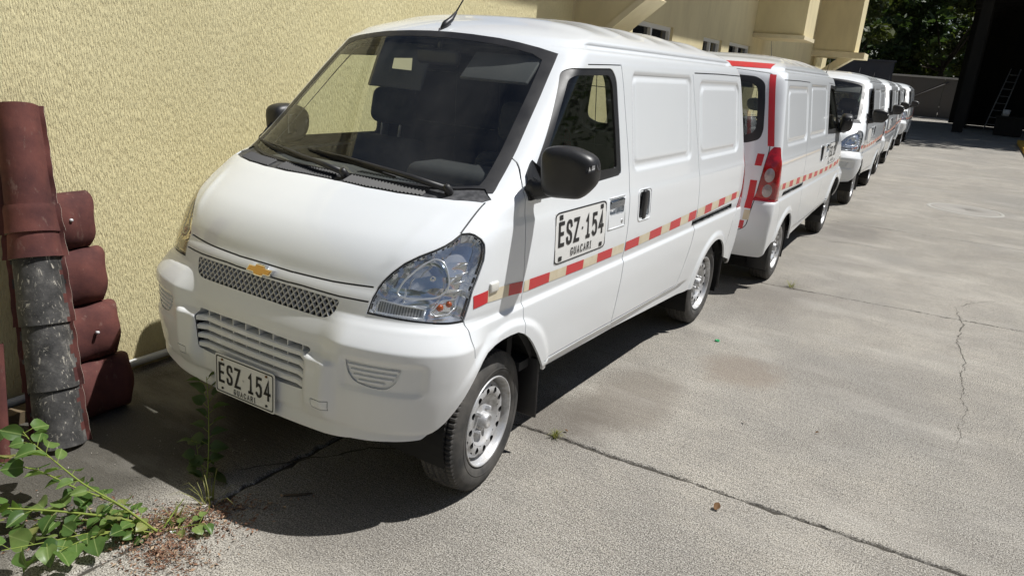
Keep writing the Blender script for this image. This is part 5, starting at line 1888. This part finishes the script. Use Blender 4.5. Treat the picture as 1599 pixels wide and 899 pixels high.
def tile_column():
    B = Vector((-.800, -.300, .0)); T = Vector((-1.200, -.135, 1.365))
    a = (T - B).normalized()
    lat = Vector((.55, .83, 0)); lat = (lat - a * lat.dot(a)).normalized()
    nrm = lat.cross(a)
    if nrm.dot(Vector((1, -1, 0))) < 0: nrm = -nrm
    L = (T - B).length
    root = empty('roof_tile_sheet', B); tag(root, 'tall weathered grey and maroon barrel roof tile sheet leaning on the yellow wall', 'roof tile')
    bounds = [0, .245, .52, .80, .905, 1.02, L]
    for k in range(len(bounds) - 1):
        s0, s1 = bounds[k], bounds[k + 1]
        n = 14; m_ = 26
        grey = k < 3
        V = []; 
        for i in range(n + 1):
            t = i / n; s = s0 + (s1 - s0) * t
            flare = 1.0 + (.075 * (1 - t) ** 2 - .035 * math.exp(-((t - 1) / .10) ** 2) if k < 5 else -.04 * t)
            if k in (3, 4): flare += .06
            W_ = .118 * flare * (1.0 if k < 5 else .96); Hh = .092 * flare
            for j in range(m_ + 1):
                u = -1 + 2 * j / m_
                if abs(u) > .74:
                    x = math.copysign(.74 * W_ + (abs(u) - .74) / .26 * .020, u); h = -.012 - .006 * math.sin(s * 30 + u)
                else:
                    x = u * W_; h = Hh * math.sqrt(max(0, 1 - (u / .76) ** 2)) - .010
                if j in (0, m_): x += .0015 * math.sin(s * 70 + j)
                p = lat * x + nrm * h + a * s
                if s < .02: p.z = max(p.z, .004)
                V.append(p)
        nv = len(V); w_ = m_ + 1
        V += [p - nrm * .006 for p in V]
        F = []; M = []
        for i in range(n):
            for j in range(m_):
                f = (i * w_ + j, i * w_ + j + 1, (i + 1) * w_ + j + 1, (i + 1) * w_ + j)
                F.append(f); F.append(tuple(nv + q for q in f[::-1]))
        for j in range(m_):
            F.append((j, nv + j, nv + j + 1, j + 1)); q = n * w_
            F.append((q + j + 1, nv + q + j + 1, nv + q + j, q + j))
        for i in range(n):
            for j in (0, m_):
                F.append((i * w_ + j, (i + 1) * w_ + j, nv + (i + 1) * w_ + j, nv + i * w_ + j))
        me = mesh('tile_course', V, F)
        me.polygons.foreach_set('use_smooth', [True] * len(F))
        o = obj('tile_course', me, root, [MAROON, SOOT, EDGE])
        bm = bmesh.new(); bm.from_mesh(me); bmesh.ops.recalc_face_normals(bm, faces=bm.faces[:])
        for f in bm.faces:
            c = f.calc_center_median() ; x = c.dot(lat)
            f.material_index = 1 if (grey and abs(x) < .090 + .005 * math.sin(c.z * 60)) else 0
            if x > .098 and abs(f.normal.dot(nrm)) < .5 and abs(f.normal.dot(a)) < .7: f.material_index = 2
            for e in f.edges:
                if len(e.link_faces) == 2 and e.calc_face_angle(0) > .8: e.smooth = False
        bm.to_mesh(me); bm.free()
tile_column()
def tile_lobes():
    root = empty('roof_tile_sheet', (-.92, -.1, 0)); tag(root, 'maroon roof tile sheet with four rounded waves behind the grey tile', 'roof tile')
    b = Vector((-.955, 0, .0)); t = Vector((-1.205, 0, .985))
    a = (t - b).normalized(); nrm = Vector((a.z, 0, -a.x))
    L = (t - b).length; lob = L / 4
    for k in range(4):
        n = 16; m_ = 10
        V = []
        for i in range(n + 1):
            th = math.pi * i / n
            s = k * lob + lob * (.5 - .5 * math.cos(th)) 
            h = .085 * math.sin(th) ** .75
            for j in range(m_ + 1):
                y = -.16 + .255 * j / m_ + (.004 * math.sin(th * 5 + k) if j == m_ else 0) - .02 * math.cos(th) * (j / m_)
                sag = .012 * math.sin(j * .9 + k)
                V.append(b + a * s + nrm * (h + sag * math.sin(th)) + Vector((0, y, 0)) - root.location)
        nv = len(V); w_ = m_ + 1
        V += [p - nrm * .006 for p in V]
        F = []
        for i in range(n):
            for j in range(m_):
                f = (i * w_ + j, i * w_ + j + 1, (i + 1) * w_ + j + 1, (i + 1) * w_ + j)
                F.append(f); F.append(tuple(nv + q for q in f[::-1]))
            for j in (0, m_): F.append((i * w_ + j, (i + 1) * w_ + j, nv + (i + 1) * w_ + j, nv + i * w_ + j))
        mb = MB().add(V, F, 0, True)
        o = mb.build('tile_wave', MAROON, root)
        # fixing stub
        p = b + a * (k * lob + lob * .5) + nrm * .086 + Vector((0, -.02, 0)) - root.location
        if k in (1, 3):
            mb = MB(); mb.tube([p, p + nrm * .018], .007, 8); mb.build('fixing_nail', CONDM, root)
tile_lobes()
mb = MB()
for i in range(9):
    t = i / 8
V = []; F = []
for i in range(9):
    t = i / 8
    c = Vector((-.86, -.505, 0)).lerp(Vector((-.965, -.43, .46)), t)
    for j in range(5):
        u = (j - 2) / 2
        V.append(c + Vector((.03 * u, .022 * u, 0)) + Vector((.016, -.016, 0)) * (1 - u * u))
nv = len(V)
V += [v - Vector((.004, -.004, 0)) for v in V]
for i in range(8):
    for j in range(4):
        f = (i * 5 + j, i * 5 + j + 1, i * 5 + 6 + j, i * 5 + 5 + j); F.append(f); F.append(tuple(nv + q for q in f[::-1]))
    for j in (0, 4): F.append((i * 5 + j, i * 5 + 5 + j, nv + i * 5 + 5 + j, nv + i * 5 + j))
o = MB().add(V, F, 0, True).build('tile_fragment', MAROON); tag(o, 'narrow maroon tile fragment leaning at the left edge behind the weed', 'roof tile')
WOOD = m_plain('old_timber', (.16, .12, .075), (.06, .05, .035), .6)
mb = MB(); mb.box((.06, -1.1, .0), (.13, -.33, .055)); o = mb.build('timber_offcut', WOOD); o.matrix_world = WALL @ Matrix.Translation((.02, 0, 0))
tag(o, 'old timber offcut on the ground behind the grey tile', 'timber')

# ------------------------------------------------------------------ weeds
WEED = m_leaf('weed_leaf', (.050, .105, .022), (.135, .215, .055))
def _wl():
    g = N(WEED)
    oi = g.n('ShaderNodeObjectInfo')
    v = g.noise(g.mapping(g.coord(), (1, 1, 1)), 3.0, 4, .6)
    f = g.math('ADD', oi.outputs['Random'], g.math('MULTIPLY', g.math('SUBTRACT', v, .5), .6))
    g.base(g.ramp(f, [(.0, (.040, .085, .020)), (.45, (.095, .17, .042)), (.8, (.17, .24, .07)), (1.0, (.27, .27, .09))]))
    lx = g.math('ABSOLUTE', g.sep(g.coord())[0])
    src = g.b.inputs['Base Color'].links[0].from_socket
    g.base(g.mix(g.ramp(lx, [(.012, .75), (.035, 0.0)]), src, (.26, .33, .12)))
    g.b.inputs['Roughness'].default_value = .38
_wl()
VINE = m_leaf('vine_leaf', (.040, .080, .022), (.085, .125, .040))
STEM = m_plain('weed_stem', (.20, .26, .055), (.26, .20, .06), .5)
def leaf_mesh(name, m, fold, droop, wid):
    rows = [0, .06, .16, .30, .46, .62, .78, .90, 1.0]
    wd = [.02, .26, .42, .50, .48, .39, .25, .11, .0]
    V = []; F = []
    for r, w in zip(rows, wd):
        w *= wid
        z = -droop * r * r
        back = -.10 * math.exp(-(r / .07) ** 2) if False else 0
        for u in (-1, -.5, 0, .5, 1):
            V.append((u * w, r - (.10 if r == .06 else 0) * abs(u), z + fold * abs(u) * w + .03 * math.sin(r * 9 + u * 3) * abs(u)))
    for i in range(len(rows) - 1):
        for j in range(4): F.append((i * 5 + j, i * 5 + j + 1, i * 5 + 6 + j, i * 5 + 5 + j))
    me = mesh(name, V, F)
    me.shade_smooth()
    me.materials.append(m)
    return me
LV = {m.name: [leaf_mesh('leaf', m, f, d, w) for f, d, w in ((.35, .12, 1.0), (.55, .30, .9), (.2, .22, 1.1), (.6, .05, .8))] for m in (WEED, VINE)}
def add_leaf(root, m, p, dirv, size, up=Vector((0, 0, 1))):
    y = dirv.normalized(); x = y.cross(up)
    if x.length < .05: x = Vector((1, 0, 0))
    x.normalize(); z = x.cross(y)
    tw = Matrix.Rotation(RNG.normal(0, .45), 3, y)
    M3 = Matrix((x, y, z)).transposed()
    M3 = tw @ M3
    me = LV[m.name][int(RNG.integers(0, 4))]
    o = bpy.data.objects.new('leaf', me); COL.objects.link(o); o.parent = root
    o.matrix_local = Matrix.Translation(p) @ (M3 * size).to_4x4()
    return o
def spline(P, n):
    P = [Vector(p) for p in P]; out = []
    for i in range(len(P) - 1):
        p0 = P[max(i - 1, 0)]; p1 = P[i]; p2 = P[i + 1]; p3 = P[min(i + 2, len(P) - 1)]
        for k in range(n):
            t = k / n
            out.append(.5 * ((2 * p1) + (p2 - p0) * t + (2 * p0 - 5 * p1 + 4 * p2 - p3) * t * t + (3 * p1 - p0 - 3 * p2 + p3) * t ** 3))
    out.append(P[-1]); return out
def plant(name, label, stems, m, cat='plant'):
    base = Vector(stems[0][0][0])
    root = empty(name, base); tag(root, label, cat)
    for P, r, step, s0, s1 in stems:
        S = [Vector(p) - base for p in spline(P, 9)]
        mb = MB(); mb.tube(S, [r * (1 - .65 * i / (len(S) - 1)) for i in range(len(S))], 7); mb.build('stem', STEM, root)
        acc = 0; side = 1
        for i in range(1, len(S)):
            d = S[i] - S[i - 1]; acc += d.length
            if acc > step and i > 2:
                acc = 0; side = -side
                dn = d.normalized()
                lat = dn.cross(Vector((0, 0, 1))).normalized() * side
                dv = lat * RNG.uniform(.6, 1.1) + dn * RNG.uniform(.1, .9) + Vector((0, 0, RNG.uniform(-.35, .55)))
                sz = s0 + (s1 - s0) * i / len(S)
                pe = S[i] + dv.normalized() * RNG.uniform(.012, .035)
                mb = MB(); mb.tube([S[i], pe], .0012, 5); mb.build('petiole', STEM, root)
                add_leaf(root, m, pe, dv + Vector((0, 0, -.35)), sz * RNG.uniform(.75, 1.25), Vector((RNG.normal(0, .3), RNG.normal(0, .3), 1)))
    return root
S1 = [(.034, -.396, 0), (-.04, -.445, .035), (-.123, -.509, .06), (-.225, -.625, .10), (-.337, -.732, .12), (-.443, -.802, .12)]
S2 = [(.016, -.408, .01), (-.133, -.455, .08), (-.261, -.517, .12), (-.423, -.563, .15), (-.562, -.625, .16), (-.66, -.666, .16)]
S3 = [(.037, -.409, .01), (-.07, -.467, .10), (-.21, -.518, .16), (-.373, -.538, .21), (-.48, -.547, .24), (-.56, -.545, .27)]
S4 = [(.04, -.40, 0), (.013, -.33, .03), (.02, -.287, .075)]
S5 = [(.042, -.389, 0), (.093, -.347, .02), (.147, -.293, .03)]
S6 = [(.02, -.43, .01), (-.06, -.56, .05), (-.075, -.70, .09), (-.09, -.84, .13)]
S7 = [(.02, -.43, .01), (-.13, -.50, .03), (-.28, -.64, .05), (-.40, -.76, .06)]
S8 = [(.03, -.42, .01), (-.02, -.50, .04), (-.03, -.62, .07), (-.02, -.74, .08)]
plant('leafy_weed', 'sprawling green weed with heart shaped leaves in the lower left corner',
      [(S1, .0062, .024, .050, .080), (S2, .0045, .021, .046, .072), (S3, .0042, .021, .042, .066), (S4, .0042, .5, .02, .03), (S5, .0025, .014, .032, .042), (S6, .0035, .024, .046, .080), (S7, .003, .022, .042, .070), (S8, .003, .024, .040, .066)], WEED)
VS = [(-.070, -.135, 0), (-.115, -.085, .075), (-.165, -.04, .165), (-.200, -.01, .265), (-.222, .005, .345), (-.235, .012, .385)]
VS2 = [(-.075, -.130, 0), (-.13, -.10, .05), (-.17, -.09, .10), (-.19, -.08, .15)]
plant('climbing_vine', 'dim vine climbing out of the ground in the shade of the bumper', [(VS, .003, .020, .066, .050), (VS2, .002, .022, .05, .045)], VINE)
# grass tufts
GRASS = m_leaf('grass_blade', (.09, .12, .03), (.26, .25, .08))
def tuft(label, c, n, h, spread):
    V = []; F = []
    for k in range(n):
        t = RNG.uniform(0, 2 * math.pi); r = RNG.uniform(0, spread * .35)
        b0 = Vector((c[0] + r * math.cos(t), c[1] + r * math.sin(t), 0)); d = Vector((math.cos(t), math.sin(t), 0))
        w = Vector((-d.y, d.x, 0)) * .0022; hh = h * RNG.uniform(.5, 1.2); l = spread * RNG.uniform(.4, 1.1)
        P = [b0, b0 + d * l * .25 + Vector((0, 0, hh * .6)), b0 + d * l * .6 + Vector((0, 0, hh)), b0 + d * l + Vector((0, 0, hh * .8))]
        o_ = len(V)
        for i, p in enumerate(P):
            k_ = 1 - i / 3.2
            V += [p + w * k_, p - w * k_]
        for i in range(3): F.append((o_ + 2 * i, o_ + 2 * i + 1, o_ + 2 * i + 3, o_ + 2 * i + 2))
    o = MB().add(V, F, 0, True).build('grass_tuft', GRASS); tag(o, label, 'grass', kind='stuff')
tuft('dry grass tuft growing in the joint beside the front wheel', (.80, 1.145), 46, .030, .05)
tuft('thin grass tuft by the scrap of paper', (.03, -.185), 22, .085, .12)
tuft('weedy grass at the root of the green weed', (.02, -.33), 26, .05, .08)
tuft('grass in the joint behind the first van', (1.12, 4.83), 30, .05, .09)
# leaf litter, paper, pebbles
LIT = mat('dry_litter', (.20, .09, .05), .9)
def _li():
    g = N(LIT)
    oi = g.n('ShaderNodeNewGeometry')
    g.base(g.ramp(oi.outputs['Random Per Island'], [(.0, (.07, .038, .024)), (.35, (.17, .085, .05)), (.7, (.26, .14, .085)), (1.0, (.40, .30, .20))]))
_li()
def litter(name, label, blobs, m, smin, smax, lift):
    V = []; F = []
    for cx, cy, sx, sy, rot, n in blobs:
        for k in range(n):
            gx, gy = RNG.normal(0, sx), RNG.normal(0, sy)
            x = cx + gx * math.cos(rot) - gy * math.sin(rot); y = cy + gx * math.sin(rot) + gy * math.cos(rot)
            z = abs(RNG.normal(0, lift)) + .003
            a = Vector((RNG.normal(), RNG.normal(), RNG.normal() * .35)).normalized(); b = a.cross(Vector((RNG.normal(), RNG.normal(), 1.2))).normalized()
            s = RNG.uniform(smin, smax); w = s * RNG.uniform(.12, .5)
            p = Vector((x, y, z)); o_ = len(V)
            q = [p - a * s, p + b * w + Vector((0, 0, w * .3)), p + a * s, p - b * w + Vector((0, 0, w * .3))]
            V += [Vector((v.x, v.y, max(v.z, .002))) for v in q]
            F.append((o_, o_ + 1, o_ + 2, o_ + 3))
    o = MB().add(V, F).build(name, m, recalc=False); tag(o, label, kind='stuff')
litter('leaf_litter', 'reddish dry leaf litter heaped round the weed', [(.06, -.33, .10, .05, .7, 1500), (.16, -.46, .08, .05, .5, 900), (-.05, -.42, .10, .07, .4, 500), (.10, -.16, .10, .03, .8, 420), (-.2, -.55, .16, .07, .5, 250)], LIT, .003, .011, .006)
PEB = mat('pebble_grit', (.30, .28, .25), .9)
litter('yard_grit', 'small grit and crumbs scattered on the concrete', [(1.6, 2.2, .9, 2.2, 0, 260), (1.1, .2, .6, .5, 0, 110), (.1, -.2, .3, .3, 0, 120), (-.5, -.2, .25, .25, 0, 90)], PEB, .002, .006, .0015)
DRY = mat('dry_brown_leaf', (.16, .085, .035), .85)
for k, (x, y, s, lab) in enumerate(((1.62, 1.03, .030, 'curled dry brown leaf on the slab in the foreground'), (.83, 1.22, .014, 'dark dry leaf scrap beside the joint near the front wheel'), (1.50, 1.92, .016, 'small brown leaf scrap lying on the middle of the yard'), (1.83, 2.05, .014, 'tiny dark leaf scrap lying farther out on the yard'))):
    me = leaf_mesh('dry_leaf', DRY, .9, -.35, .7)
    o = bpy.data.objects.new('dry_leaf', me); COL.objects.link(o); o.location = (x, y, .006); o.scale = (s * 1.3, s * 1.3, s * 1.3); o.rotation_euler = (.15, .2, k * 1.7)
    tag(o, lab, 'leaf')
PAPER = mat('white_paper', (.75, .76, .78), .7)
def paper(x, y, s, lab):
    V = []; F = []
    for j in range(4):
        for i in range(4): V.append((x + (i - 1.5) * s * .4 + RNG.normal(0, s * .07), y + (j - 1.5) * s * .32 + RNG.normal(0, s * .07), .006 + abs(RNG.normal(0, s * .22))))
    for j in range(3):
        for i in range(3): F.append((j * 4 + i, j * 4 + i + 1, j * 4 + 5 + i, j * 4 + 4 + i))
    o = MB().add(V, F).build('paper_scrap', PAPER); tag(o, lab, 'paper')
paper(-.005, -.165, .026, 'crumpled white paper scrap under the vine')
paper(.075, -.375, .016, 'small white paper scrap in the leaf litter by the weed')
mb = MB(); mb.lathe([(0, .001), (.010, .013), (.010, .015), (0, .016)], 16); mb.V = [(v[1] + 1.02, v[2] + 3.02, v[0] + .001) for v in mb.V]
o = mb.build('bottle_cap', mat('green_plastic', (.02, .30, .10), .4)); tag(o, 'tiny green bottle cap on the concrete by the rear wheel', 'bottle cap')
mb = MB(); mb.tube([(.20, .02, .006), (.245, .06, .008), (.275, .10, .006)], [.004, .005, .003], 6); o = mb.build('twig', BARK); tag(o, 'short dark twig lying in the shadow under the bumper', 'twig')
